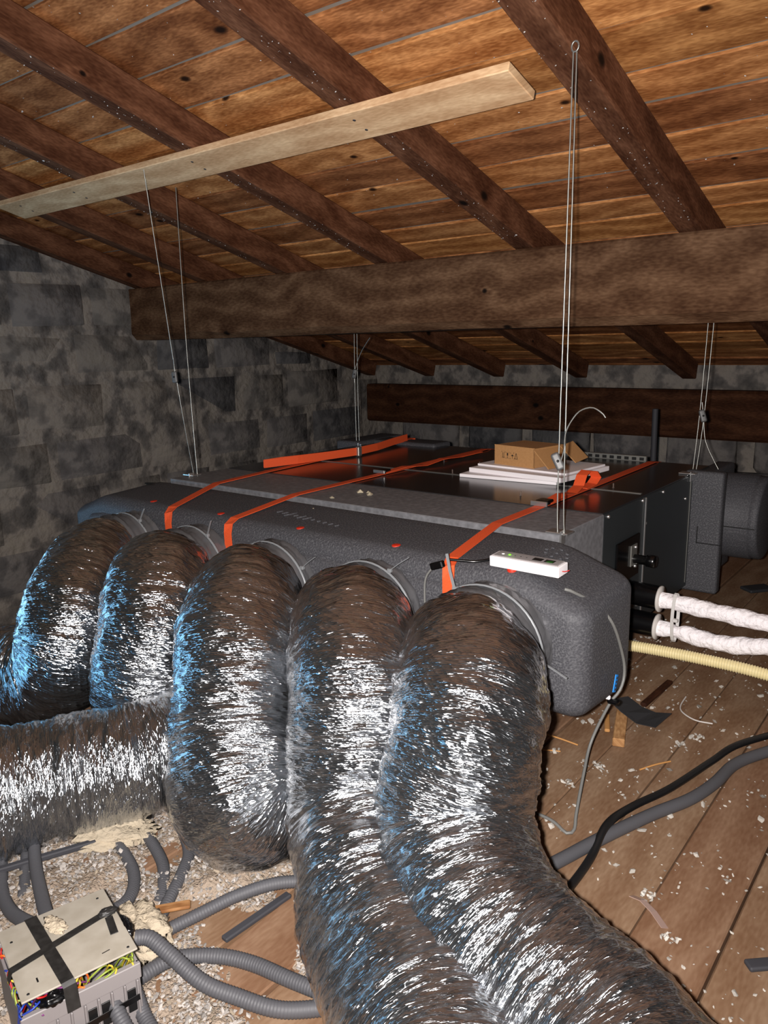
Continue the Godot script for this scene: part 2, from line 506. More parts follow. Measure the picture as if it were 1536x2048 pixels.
# ---------------------------------------------------------------- the room
func build_room() -> void:
	rng.seed = 4
	var cosr := 1.0 / sqrt(1.0 + RS * RS)
	var tilt := Basis(Vector3.RIGHT, -atan(RS))    # local z runs up the slope away from the eaves
	# roof boarding
	var ceiling := structure("ceiling")
	var mid := Vector3(-1.1, rf(-1.3, 0.1392), -1.3)
	part("sheathing", cbox(Vector3(5.2, 0.06, 6.6), 0.0), M.gap, ceiling, mid, tilt)
	var joints := [-1.18, -1.324, -1.467, -1.601, -1.755, -1.877, -2.015, -2.159, -2.31, -2.434]
	while joints[-1] > -4.3: joints.append(joints[-1] - rng.randf_range(0.118, 0.15))
	while joints[0] < 1.6: joints.push_front(joints[0] + rng.randf_range(0.125, 0.145))
	for i in joints.size() - 1:
		var z: float = (joints[i] + joints[i + 1]) / 2
		var w: float = absf(joints[i] - joints[i + 1]) / cosr - rng.randf_range(0.009, 0.017)
		var up := 0.093 / cosr + rng.randf_range(0.0, 0.006)
		part("roof_board", plank(4.9, w, 0.02, 16, 0.0034), M.roof[rng.randi() % 5], ceiling, Vector3(-1.05, rf(z, up + 0.01), z), tilt)
	# rafters
	var names := ["dark brown rafter furthest right, with the front right suspension wire fixed to it", "dark brown rafter next left of the wired one, behind the batten's right part", "dark brown rafter crossing behind the middle of the pale batten", "dark brown rafter crossing behind the left suspension wires' part of the pale batten", "dark brown rafter at the left end of the pale batten", "dark brown rafter running along the top of the block wall"]
	var xs := [-0.7315, -1.252, -1.84, -2.365, -2.87, -3.352]
	for i in 6:
		var mz := -1.35
		top("rafter", cbox(Vector3(0.07, 0.093 * cosr, 5.75), 0.004, Vector2(i * 0.17, i * 0.23)), M.rafter, names[i], "rafter", Vector3(xs[i], rf(mz, 0.0465), mz), tilt, "rafters under the roof boards")
	for x in [-0.17, 0.4]:
		top("rafter", cbox(Vector3(0.07, 0.093 * cosr, 5.75), 0.004, Vector2(x, 0.3)), M.rafter, ["dark brown rafter beyond the big beam at the right edge of the photo", "dark brown rafter beyond the right edge of the photo"][0 if x < 0 else 1], "rafter", Vector3(x, rf(-1.35, 0.0465), -1.35), tilt, "rafters under the roof boards")
	top("purlin", purlin_mesh(), M.purlin, "massive old timber beam crossing the attic under the rafters", "beam")
	top("wall_plate", cbox(Vector3(4.6, 0.25, 0.10), 0.012, Vector2(0.3, 0.1)), M.plate, "low dark timber beam at the far end, behind the metal unit", "beam", Vector3(-1.1, 0.492, -4.15))
	# gable wall with an unseen window, out of frame to the left
	var wl := structure("wall_left")
	var hz := [-0.80, 0.25]
	var hy := [0.08, 0.58]
	part("mortar_bed", cbox(Vector3(0.2, 3.0, 4.4 + hz[0]), 0.0), M.mortar, wl, Vector3(-3.502, 0.8, (-4.4 + hz[0]) / 2))
	part("mortar_bed", cbox(Vector3(0.2, 3.0, 1.7 - hz[1]), 0.0), M.mortar, wl, Vector3(-3.502, 0.8, (1.7 + hz[1]) / 2))
	part("mortar_bed", cbox(Vector3(0.2, hy[0] + 0.7, hz[1] - hz[0]), 0.0), M.mortar, wl, Vector3(-3.502, (hy[0] - 0.7) / 2, (hz[0] + hz[1]) / 2))
	part("mortar_bed", cbox(Vector3(0.2, 2.3 - hy[1], hz[1] - hz[0]), 0.0), M.mortar, wl, Vector3(-3.502, (hy[1] + 2.3) / 2, (hz[0] + hz[1]) / 2))
	var y := -0.44
	var row := 0
	while y < 2.2:
		var bh := rng.randf_range(0.195, 0.225)
		var z := -4.05 + (0.0 if row % 2 else -0.22)
		while z < 1.5:
			var bl := rng.randf_range(0.30, 0.50)
			var h := minf(bh, rf(z, 0.0) - y + 0.04)
			var hits: bool = z + bl > hz[0] - 0.01 and z < hz[1] + 0.01 and y + bh > hy[0] and y < hy[1]
			if h > 0.05 and not hits:
				var a := Basis(Vector3.RIGHT, rng.randf_range(-0.015, 0.015)) * Basis(Vector3.UP, rng.randf_range(-0.01, 0.01))
				part("block", block_mesh(Vector3(0.05, h, bl)), M.block[rng.randi() % 5], wl, Vector3(-3.4245 + rng.randf_range(-0.003, 0.003), y + h / 2, z + bl / 2), a)
			z += bl + rng.randf_range(0.015, 0.035)
		y += bh + rng.randf_range(0.018, 0.03)
		row += 1
	# unseen window, placed to light the foil ducts blue: frame, pane, and its blue glow
	var win := structure("unseen_window_1")
	win.position = Vector3(-3.45, (hy[0] + hy[1]) / 2, (hz[0] + hz[1]) / 2)
	var ww: float = hz[1] - hz[0]
	var wh: float = hy[1] - hy[0]
	for s in [-1.0, 1.0]:
		part("frame", cbox(Vector3(0.04, wh, 0.03), 0.003), M.dark_wood, win, Vector3(0, 0, s * (ww / 2 - 0.015)))
		part("frame", cbox(Vector3(0.04, 0.03, ww - 0.06), 0.003), M.dark_wood, win, Vector3(0, s * (wh / 2 - 0.015), 0))
	var unseen_pane := mat(Color(0.05, 0.06, 0.08), 0.3)
	unseen_pane.emission_enabled = true
	unseen_pane.emission = Color(0.55, 0.80, 0.97)  # blue glow shared by the unseen window and the unseen hatch
	unseen_pane.emission_energy_multiplier = 0.6
	part("unseen_pane", cbox(Vector3(0.006, wh - 0.06, ww - 0.06), 0.0), unseen_pane, win)
	# unseen floor hatch, out of view, placed to light the lower left ducts blue
	var hatch := structure("unseen_hatch_1")
	hatch.position = Vector3(-2.2, 0.015, -0.12)
	for s in [-1.0, 1.0]:
		part("unseen_hatch_frame", cbox(Vector3(0.05, 0.03, 0.70), 0.003), M.dark_wood, hatch, Vector3(s * 0.325, 0, 0))
		part("unseen_hatch_frame", cbox(Vector3(0.60, 0.03, 0.05), 0.003), M.dark_wood, hatch, Vector3(0, 0, s * 0.325))
	part("unseen_light_panel", cbox(Vector3(0.60, 0.006, 0.60), 0.0), unseen_pane, hatch)
	# the other walls
	var rear := structure("wall_rear")
	part("mortar_bed", cbox(Vector3(5.0, 1.6, 0.2), 0.0), M.mortar, rear, Vector3(-1.2, 0.1, -4.33))
	var x := -3.35
	row = 0
	for yy in [0.0, 0.2]:
		x = -3.35 + yy
		while x < 1.0:
			var bl := rng.randf_range(0.28, 0.46)
			part("block", block_mesh(Vector3(bl, 0.19, 0.06)), M.block[1 + rng.randi() % 2], rear, Vector3(x + bl / 2, yy + 0.1, -4.21 + rng.randf_range(-0.02, 0.01)))
			x += bl + rng.randf_range(0.015, 0.09)
	var wr := structure("wall_right")
	part("render_coat", cbox(Vector3(0.2, 3.2, 6.4), 0.0), M.wall, wr, Vector3(1.35, 0.9, -1.3))
	var wf := structure("wall_front")
	part("render_coat", cbox(Vector3(5.2, 3.4, 0.2), 0.0), M.wall, wf, Vector3(-1.1, 1.0, 1.75))
	# floor boards
	var floor_ := structure("floor")
	part("subfloor", cbox(Vector3(4.06, 0.06, 6.4), 0.0), M.under, floor_, Vector3(-0.53, -0.075, -1.3))
	# beside the gable the boards stop and one looks down to the lower slab
	part("lower_slab", cbox(Vector3(1.2, 0.1, 6.4), 0.0), M.wall, floor_, Vector3(-3.0, -0.5, -1.3))
	part("boards_edge", cbox(Vector3(0.04, 0.42, 6.4), 0.002), M.dark_wood, floor_, Vector3(-2.545, -0.25, -1.3))
	var turn := Basis(Vector3.UP, PI / 2) * Basis(Vector3.RIGHT, PI)
	for i in range(-9, 20):
		var xc := -0.225 - 0.1195 * (i - 0.5)
		var left := xc < -0.65
		var gap := rng.randf_range(0.010, 0.018) if left and i % 2 else rng.randf_range(0.002, 0.004)
		part("floor_board", plank(5.8, 0.1195 - gap, 0.022, 16, 0.0009), M.floor[rng.randi() % 4], floor_, Vector3(xc, -0.011 + rng.randf_range(-0.0012, 0.0), -1.35), turn)

func purlin_mesh() -> ArrayMesh:
	# hewn beam: waney lower front edge, the rest lightly uneven
	var st := begin()
	var rows := []
	var n := 26
	var nz := noise(FastNoiseLite.TYPE_SIMPLEX_SMOOTH, 1.0, 2, FastNoiseLite.FRACTAL_FBM, 41)
	for i in n + 1:
		var x := -3.40 + 4.6 * i / n
		var a := nz.get_noise_2d(x * 1.3, 0.0) * 0.012
		var b := nz.get_noise_2d(x * 2.2, 9.0) * 0.014
		var c := nz.get_noise_2d(x * 1.0, 20.0) * 0.008
		rows.append([Vector3(x, 0.922 + a * 0.5, -2.325), Vector3(x, 0.948 + b, -2.298 + c), Vector3(x, 1.161, -2.30 + c), Vector3(x, 1.168, -2.306), Vector3(x, 1.140, -2.42), Vector3(x, 0.922, -2.42)])
	var uvf := func(p: Vector3) -> Vector2: return Vector2(p.x / 2.4, (p.y + p.z) / 0.5)
	for i in n:
		var mid: Vector3 = Vector3((rows[i][0].x + rows[i + 1][0].x) / 2, 1.04, -2.36)
		for k in 6:
			face(st, [rows[i][k], rows[i][(k + 1) % 6], rows[i + 1][(k + 1) % 6], rows[i + 1][k]], mid, uvf)
	face(st, rows[0], Vector3(-1, 1.04, -2.36), uvf)
	face(st, rows[-1], Vector3(-1, 1.04, -2.36), uvf)
	return done(st)

func block_mesh(size: Vector3) -> ArrayMesh:
	# rough block: chamfered, each corner pulled a little
	var m := cbox(size, rng.randf_range(0.012, 0.022))
	var mdt := MeshDataTool.new()
	var st := SurfaceTool.new()
	st.create_from(m, 0)
	m = st.commit()
	mdt.create_from_surface(m, 0)
	var jit := {}
	for i in mdt.get_vertex_count():
		var p := mdt.get_vertex(i)
		var k := (p * 1000.0).round()
		if not jit.has(k): jit[k] = Vector3(rng.randf_range(-0.003, 0.003), rng.randf_range(-0.006, 0.006), rng.randf_range(-0.006, 0.006))
		mdt.set_vertex(i, p + jit[k])
	var out := ArrayMesh.new()
	mdt.commit_to_surface(out)
	var s2 := SurfaceTool.new()
	s2.create_from(out, 0)
	s2.generate_normals()
	return s2.commit()

# ---------------------------------------------------------------- the unit
func eps_warp(p: Vector3) -> Vector3:
	var t := clampf((p.y - 0.30) / 0.17, 0.0, 1.0)
	var fall := clampf((p.z + 1.46) / 0.245, 0.0, 1.0) * 0.016
	var e := smoothstep(0.66, 0.835, absf(p.x + 1.355)) * 0.045
	p.y -= t * (fall + e)
	var b := clampf((0.30 - p.y) / 0.12, 0.0, 1.0)
	p.y += b * clampf((p.z + 1.40) / 0.2, 0.0, 1.0) * 0.018
	return p

func build_unit() -> void:
	var u := thing("ventilation_unit", "grey metal ventilation unit with black foam ends, hung on wires under the roof", "ventilation unit")
	part("front_casing", cbox(Vector3(1.33, 0.30, 0.235), 0.002), M.steel, u, Vector3(-1.355, 0.33, -1.577))
	part("seam_strip", cbox(Vector3(0.002, 0.33, 0.003), 0.0005), M.zinc, u, Vector3(-0.690, 0.31, -2.345))
	part("side_casing", cbox(Vector3(1.328, 0.348, 0.84), 0.002), M.side, u, Vector3(-1.355, 0.304, -2.115))
	part("lid_panel", cbox(Vector3(1.322, 0.004, 0.84), 0.001), M.lid, u, Vector3(-1.355, 0.4795, -2.115))
	part("lid_seam", cbox(Vector3(1.30, 0.002, 0.010), 0.0005), M.zinc, u, Vector3(-1.355, 0.4823, -1.975))
	var front := part("front_manifold", rbox(Vector3(-2.19, 0.18, -1.46), Vector3(-0.52, 0.476, -1.215), 0.040, 0.03, eps_warp), M.eps, u)
	part("port_panel", rbox(Vector3(-2.10, 0.196, -1.262), Vector3(-0.578, 0.432, -1.203), 0.028, 0.05, eps_warp), M.eps, front)
	for h in [Vector3(-2.025, 0.4725, -1.41)]:
		for k in 3:
			part("grip_groove", cbox(Vector3(0.05, 0.004, 0.006), 0.001), M.black, front, h + Vector3(0.02 * k - 0.02, -0.003, 0.008 * k), Basis(Vector3.UP, 0.5))
	for p in [Vector3(-1.825, 0, -1.258), Vector3(-1.535, 0, -1.256), Vector3(-1.25, 0, -1.255), Vector3(-0.966, 0, -1.254), Vector3(-0.683, 0, -1.244)]:
		var q: Vector3 = eps_warp(Vector3(p.x, 0.476, p.z))
		part("plug", lathe([Vector2(0, 0.0035), Vector2(0.008, 0.0035), Vector2(0.0095, 0.003), Vector2(0.0098, 0.002), Vector2(0.0098, -0.006)], 20), M.plug, u, Vector3(p.x, q.y - 0.0025, p.z), Basis(Vector3.RIGHT, -PI / 2 + 0.08))
	# raised strokes moulded into the foam
	var st := begin()
	rng.seed = 77
	for k in 11:
		var x := -1.40 + k * 0.022
		var z := -1.335 + k * 0.003
		var y: float = eps_warp(Vector3(x, 0.476, z)).y
		var l := rng.randf_range(0.012, 0.04) if k < 6 else rng.randf_range(0.006, 0.014)
		add_cbox(st, Vector3(0.004, 0.004, l), 0.001, Vector3(x, y + 0.0008, z), Basis(Vector3.UP, -0.25))
	part("moulded_mark", done(st), M.eps, front)
	st = begin()
	for k in 9:
		var a := TAU * k / 8.0
		var c := Vector3(-0.655 + cos(a) * 0.022 * (1 if k < 8 else 0), 0, -1.375 + sin(a) * 0.022 * (1 if k < 8 else 0))
		add_cbox(st, Vector3(0.007, 0.004, 0.007), 0.0015, Vector3(c.x, eps_warp(Vector3(c.x, 0.476, c.z)).y + 0.0006, c.z))
	part("moulded_mark", done(st), M.eps, front)
	# rear foam block and its spigot
	part("rear_manifold", rbox(Vector3(-0.715, 0.13, -2.70), Vector3(-0.655, 0.475, -2.385), 0.012, 0.05), M.eps, u)
	var rearb := part("rear_flange", rbox(Vector3(-0.715, 0.115, -2.402), Vector3(-0.602, 0.490, -2.362), 0.010, 0.05), M.eps, u)
	part("block_seam", cbox(Vector3(0.003, 0.052, 0.003), 0.0005), M.black, rearb, Vector3(-0.668, 0.296, -2.3615))
	part("block_seam", cbox(Vector3(0.070, 0.003, 0.003), 0.0005), M.black, rearb, Vector3(-0.634, 0.271, -2.3615))
	part("rear_manifold", rbox(Vector3(-2.125, 0.115, -2.66), Vector3(-2.0, 0.497, -2.362), 0.012, 0.05), M.eps, u)
	part("raised_cover", rbox(Vector3(-2.02, 0.45, -2.58), Vector3(-1.70, 0.495, -2.46), 0.012, 0.05), M.eps, u)
	var sp := part("spigot", lathe([Vector2(0, 0.105), Vector2(0.118, 0.105), Vector2(0.126, 0.103), Vector2(0.1285, 0.097), Vector2(0.130, 0.082), Vector2(0.1285, 0.080), Vector2(0.1285, 0.076), Vector2(0.1315, 0.073), Vector2(0.133, -0.05)], 56), M.eps, u, Vector3(-0.62, 0.33, -2.545), Basis(Vector3.UP, PI / 2))
	part("spigot_seam", cbox(Vector3(0.003, 0.003, 0.10), 0.0005), M.black, sp, Vector3(-0.1325, -0.01, 0.05))
	# side strip, screws, studs
	part("edge_strip", cbox(Vector3(0.004, 0.315, 0.006), 0.001), M.bright, u, Vector3(-0.6885, 0.318, -1.965))
	var screw := lathe([Vector2(0, 0.004), Vector2(0.003, 0.0036), Vector2(0.0046, 0.001), Vector2(0.0046, -0.002)], 10)
	for p in [Vector2(0.470, -1.72), Vector2(0.470, -1.945), Vector2(0.405, -1.972), Vector2(0.468, -2.10), Vector2(0.415, -2.30), Vector2(0.33, -1.93), Vector2(0.19, -1.935)]:
		part("screw", screw, M.bright, u, Vector3(-0.690, p.x, p.y), Basis(Vector3.UP, PI / 2))
	for p in [Vector2(-1.461, -2.172), Vector2(-1.317, -2.168), Vector2(-1.307, -1.99), Vector2(-0.80, -2.02), Vector2(-0.96, -1.788)]:
		part("stud", lathe([Vector2(0, 0.012), Vector2(0.002, 0.012), Vector2(0.002, 0.0), Vector2(0.004, 0.0), Vector2(0.004, -0.002)], 8), M.bright, u, Vector3(p.x, 0.4818, p.y), Basis(Vector3.RIGHT, -PI / 2))
	# perforated rail at the back of the lid
	var rail := part("rear_rail", cbox(Vector3(0.52, 0.020, 0.012), 0.001), M.zinc, u, Vector3(-1.15, 0.489, -2.525))
	for k in 20: part("slot", cbox(Vector3(0.015, 0.010, 0.003), 0.0005), M.black, rail, Vector3(-0.245 + k * 0.0258, 0.0, 0.0056))
	# plate with a knob on the side
	var plate := part("connector_plate", cbox(Vector3(0.006, 0.11, 0.15), 0.002), M.gloss_black, u, Vector3(-0.688, 0.335, -1.85))
	part("valve_bracket", cbox(Vector3(0.004, 0.055, 0.04), 0.001), M.zinc, plate, Vector3(0.005, 0.006, -0.028))
	part("knob", lathe([Vector2(0, 0.058), Vector2(0.014, 0.058), Vector2(0.016, 0.055), Vector2(0.016, 0.036), Vector2(0.012, 0.034), Vector2(0.012, 0.0)], 20), M.gloss_black, plate, Vector3(0.004, -0.004, -0.03), Basis(Vector3.UP, PI / 2))
	for s in [-0.024, 0.026]: part("bolt", screw, M.bright, plate, Vector3(0.008, s, -0.034), Basis(Vector3.UP, PI / 2))
	# hanging brackets
	for p in [Vector3(-0.695, 0.484, -1.47), Vector3(-2.0, 0.484, -1.53), Vector3(-2.02, 0.484, -2.385), Vector3(-0.70, 0.484, -2.35)]:
		var br := part("hanging_bracket", cbox(Vector3(0.05, 0.004, 0.035), 0.001), M.bright, u, p)
		part("bracket_tab", cbox(Vector3(0.004, 0.03, 0.02), 0.001), M.bright, br, Vector3(0.012, -0.008, 0.012))

# ---------------------------------------------------------------- foil ducts
func foil_duct(pts: Array, r0: float, r1: float, sd: int) -> ArrayMesh:
	var step := 0.0033
	var seg := 176
	var p := smooth_path(pts, step)
	var fr := frames(p)
	var ridge := noise(FastNoiseLite.TYPE_SIMPLEX, 1.0, 2, FastNoiseLite.FRACTAL_RIDGED, sd)
	var cell := noise(FastNoiseLite.TYPE_CELLULAR, 1.0, 1, FastNoiseLite.FRACTAL_NONE, sd + 3)
	cell.cellular_return_type = FastNoiseLite.RETURN_DISTANCE
	var lump := noise(FastNoiseLite.TYPE_SIMPLEX_SMOOTH, 1.0, 2, FastNoiseLite.FRACTAL_FBM, sd + 5)
	var V := PackedVector3Array()
	var U := PackedVector2Array()
	var n := p.size()
	for i in n:
		var s := i * step
		var r := lerpf(r0, r1, float(i) / n)
		if i < 14: r -= 0.006 * (1.0 - i / 14.0)
		for k in seg + 1:
			var a := TAU * (k % seg) / seg
			var c := cos(a) * 0.12
			var d := sin(a) * 0.12
			var crease := ridge.get_noise_3d(c * 9.0, d * 9.0, s * 100.0)
			var facet := cell.get_noise_3d(c * 18.0, d * 18.0, s * 64.0)
			var big := lump.get_noise_3d(c * 7.0, d * 7.0, s * 9.0)
			var coil := cos(TAU * s / 0.031 + a)
			var rr := r + crease * 0.0030 + facet * 0.0030 + big * 0.0085 + coil * 0.0016 * (0.5 + big)
			var q: Vector3 = p[i] + (fr[i][0] * cos(a) + fr[i][1] * sin(a)) * rr
			if q.y < 0.012: q.y = 0.003 + 0.009 * exp((q.y - 0.012) * 20.0)
			V.append(q)
			U.append(Vector2(float(k) / seg + s * 6.7, s / 0.055))
	return skin(V, U, n, seg + 1)

func build_ducts() -> void:
	var cx := [-1.825, -1.545, -1.265, -0.975, -0.695]
	var names := [
		"leftmost silver foil duct, looping out of the black manifold and down against the left edge",
		"second silver foil duct from the left, bending down behind the lying duct",
		"middle silver foil duct with its rounded bend resting on the floor",
		"fourth silver foil duct from the left, partly hidden behind the nearest one",
		"nearest silver foil duct at the right, running down to the bottom edge beside bare floorboards"]
	var paths := [
		[Vector3(-1.825, 0.325, -1.11), Vector3(-1.805, 0.332, -1.06), Vector3(-1.725, 0.328, -0.985), Vector3(-1.645, 0.282, -0.89), Vector3(-1.615, 0.205, -0.85), Vector3(-1.66, 0.15, -0.835), Vector3(-1.78, 0.118, -0.80), Vector3(-1.98, 0.115, -0.74)],
		[Vector3(-1.545, 0.325, -1.11), Vector3(-1.53, 0.336, -1.06), Vector3(-1.44, 0.355, -0.99), Vector3(-1.37, 0.29, -0.915), Vector3(-1.36, 0.19, -0.885), Vector3(-1.37, 0.125, -0.92), Vector3(-1.42, 0.115, -1.05)],
		[Vector3(-1.265, 0.325, -1.11), Vector3(-1.222, 0.345, -1.05), Vector3(-1.13, 0.366, -0.965), Vector3(-1.04, 0.325, -0.87), Vector3(-0.985, 0.22, -0.81), Vector3(-0.935, 0.138, -0.768), Vector3(-0.93, 0.106, -0.84), Vector3(-0.985, 0.108, -0.97), Vector3(-1.02, 0.108, -1.08)],
		[Vector3(-0.975, 0.325, -1.11), Vector3(-0.938, 0.345, -1.05), Vector3(-0.855, 0.366, -0.98), Vector3(-0.785, 0.325, -0.90), Vector3(-0.75, 0.23, -0.86), Vector3(-0.715, 0.15, -0.82), Vector3(-0.60, 0.095, -0.725), Vector3(-0.49, 0.085, -0.65), Vector3(-0.39, 0.08, -0.58), Vector3(-0.29, 0.08, -0.47)],
		[Vector3(-0.695, 0.325, -1.11), Vector3(-0.665, 0.345, -1.045), Vector3(-0.595, 0.366, -0.96), Vector3(-0.555, 0.31, -0.875), Vector3(-0.535, 0.20, -0.82), Vector3(-0.435, 0.14, -0.745), Vector3(-0.32, 0.115, -0.71), Vector3(-0.20, 0.105, -0.66), Vector3(-0.10, 0.10, -0.54)]]
	var tails := [[Vector3(0.065, 0.108, 0), Vector3(0.025, 0.035, 0.0)], [Vector3(0.064, 0.106, 0), Vector3(0.030, 0.042, 0.01)], [Vector3(0.105, 0.077, 0), Vector3(0.04, 0.03, 0)], [Vector3(0.06, 0.112, 0), Vector3(0.048, 0.034, 0)], [Vector3(0.12, 0.012, 0.02), Vector3(0.055, -0.02, 0)]]
	var rough := noise(FastNoiseLite.TYPE_SIMPLEX, 1.0, 2, FastNoiseLite.FRACTAL_RIDGED, 3)
	for i in 5:
		var d := thing("foil_duct", names[i], "duct", Vector3.ZERO, "flexible foil ducts")
		part("foil_sleeve", foil_duct(paths[i], 0.116, [0.116, 0.116, 0.118, 0.114, 0.114][i], 100 + i * 11), M.foil, d)
		var wob := func(a: float, k: int) -> float:
			return 0.0040 * rough.get_noise_3d(cos(a) * 3.0 + i * 5.0, sin(a) * 3.0, k * 0.9)
		var prof := []
		for k in 15:
			var z := 0.085 - k * 0.0074
			prof.append(Vector2(0.1165 + 0.0026 * sin(k * 2.4 + i) + (0.003 if k in [3, 4, 9] else 0.0), z))
		var col := part("collar", lathe(prof, 72, wob), M.collar, d, Vector3(cx[i], 0.325, -1.185))
		var tie := part("cable_tie", lathe([Vector2(0.120, 0.003), Vector2(0.1225, 0.003), Vector2(0.1225, -0.003), Vector2(0.120, -0.003)], 48), M.tie, d, Vector3(cx[i], 0.325, -1.165))
		var a: Vector3 = tails[i][0]
		var b: Vector3 = tails[i][1]
		part("tie_head", cbox(Vector3(0.009, 0.008, 0.008), 0.001), M.tie, tie, a)
		part("tie_tail", band([a, a + b * 0.5 + Vector3(0, 0.001, 0), a + b], [Vector3(0, 0, 1)], 0.0045, 0.0014), M.tie, tie)
		if i == 4:
			part("tie_head", cbox(Vector3(0.010, 0.010, 0.009), 0.001), M.tie, tie, Vector3(-0.058, 0.106, 0.01))
			part("tie_tail", band([Vector3(-0.058, 0.106, 0.012), Vector3(-0.067, 0.14, 0.014), Vector3(-0.075, 0.172, 0.012)], [Vector3(1, 0.2, 0)], 0.006, 0.0014), M.tie, tie)
	var l := thing("foil_duct", "silver foil duct lying on the floor along the left edge, above the junction box", "duct", Vector3.ZERO, "flexible foil ducts")
	part("foil_sleeve", foil_duct([Vector3(-1.10, 0.115, -1.02), Vector3(-1.16, 0.115, -0.92), Vector3(-1.215, 0.106, -0.77), Vector3(-1.28, 0.104, -0.65), Vector3(-1.335, 0.106, -0.52), Vector3(-1.395, 0.108, -0.34), Vector3(-1.43, 0.108, -0.18)], 0.112, 0.112, 190), M.foil, l)

# ---------------------------------------------------------------- straps, wires
func strap_band(pts: Array, w := 0.026, wd := Vector3.RIGHT) -> ArrayMesh:
	return band(pts, [wd], w, 0.0018)

func build_straps() -> void:
	var s := thing("ratchet_strap", "orange webbing strap at the left, its tail folded on edge across the lid", "strap", Vector3.ZERO, "orange straps round the unit")
	part("webbing", strap_band([Vector3(-1.672, 0.20, -1.196), Vector3(-1.68, 0.43, -1.196), Vector3(-1.686, 0.456, -1.204), Vector3(-1.70, 0.466, -1.23), Vector3(-1.80, 0.4845, -1.465), Vector3(-1.83, 0.4845, -1.68), Vector3(-1.85, 0.485, -1.95), Vector3(-1.86, 0.488, -2.30), Vector3(-1.865, 0.50, -2.42), Vector3(-1.87, 0.50, -2.55), Vector3(-1.87, 0.40, -2.56)]), M.strap, s)
	part("folded_tail", band([Vector3(-1.885, 0.500, -1.735), Vector3(-1.85, 0.501, -1.86), Vector3(-1.822, 0.501, -2.0), Vector3(-1.80, 0.502, -2.11), Vector3(-1.815, 0.502, -2.25), Vector3(-1.84, 0.506, -2.38), Vector3(-1.86, 0.508, -2.50)], [Vector3(0, 1, 0)], 0.028, 0.002), M.strap, s)
	part("folded_tail", band([Vector3(-1.885, 0.500, -1.735), Vector3(-1.90, 0.499, -1.76), Vector3(-1.895, 0.499, -1.82), Vector3(-1.865, 0.500, -1.90), Vector3(-1.85, 0.500, -1.96)], [Vector3(0, 1, 0)], 0.024, 0.002), M.strap, s)
	part("buckle", cbox(Vector3(0.014, 0.034, 0.02), 0.002), M.zinc, s, Vector3(-1.797, 0.502, -2.12))
	s = thing("ratchet_strap", "orange webbing strap across the middle of the lid, with a loose tail beside it", "strap", Vector3.ZERO, "orange straps round the unit")
	part("webbing", strap_band([Vector3(-1.437, 0.20, -1.196), Vector3(-1.442, 0.435, -1.196), Vector3(-1.446, 0.456, -1.204), Vector3(-1.452, 0.466, -1.23), Vector3(-1.472, 0.4845, -1.465), Vector3(-1.48, 0.4845, -1.80), Vector3(-1.49, 0.485, -2.1), Vector3(-1.498, 0.485, -2.50), Vector3(-1.50, 0.479, -2.555), Vector3(-1.50, 0.40, -2.556)]), M.strap, s)
	part("loose_tail", strap_band([Vector3(-1.475, 0.489, -1.86), Vector3(-1.462, 0.496, -1.95), Vector3(-1.455, 0.488, -2.05), Vector3(-1.452, 0.497, -2.15), Vector3(-1.447, 0.492, -2.25), Vector3(-1.432, 0.497, -2.36)], 0.025), M.strap, s)
	part("buckle", cbox(Vector3(0.034, 0.010, 0.03), 0.002), M.gloss_black, s, Vector3(-1.484, 0.492, -1.87))
	part("buckle_pin", cbox(Vector3(0.044, 0.010, 0.006), 0.001), M.bright, s, Vector3(-1.486, 0.492, -1.848))
	s = thing("ratchet_strap", "orange strap at the right, with a buckle and a standing loop by the white boards", "strap", Vector3.ZERO, "orange straps round the unit")
	part("webbing", strap_band([Vector3(-0.794, 0.20, -1.196), Vector3(-0.796, 0.43, -1.196), Vector3(-0.80, 0.456, -1.204), Vector3(-0.808, 0.466, -1.23), Vector3(-0.843, 0.4845, -1.465), Vector3(-0.848, 0.4845, -1.69), Vector3(-0.855, 0.485, -2.1), Vector3(-0.864, 0.485, -2.50), Vector3(-0.865, 0.479, -2.555), Vector3(-0.865, 0.40, -2.556)]), M.strap, s)
	part("loose_tail", strap_band([Vector3(-0.842, 0.490, -1.70), Vector3(-0.84, 0.499, -1.78), Vector3(-0.845, 0.490, -1.85), Vector3(-0.85, 0.500, -1.905), Vector3(-0.853, 0.525, -1.93), Vector3(-0.852, 0.534, -1.955), Vector3(-0.846, 0.528, -1.985), Vector3(-0.842, 0.51, -2.0), Vector3(-0.845, 0.495, -1.98), Vector3(-0.85, 0.490, -1.93)], 0.030), M.strap, s)
	part("buckle", cbox(Vector3(0.034, 0.011, 0.032), 0.002), M.gloss_black, s, Vector3(-0.846, 0.493, -1.70))
	part("buckle_pin", cbox(Vector3(0.044, 0.012, 0.007), 0.001), M.bright, s, Vector3(-0.848, 0.492, -1.674))

func wire_r(s: float, a: float) -> float:
	return 0.0015 + 0.0003 * sin(a * 2.0 + s * 1400.0)

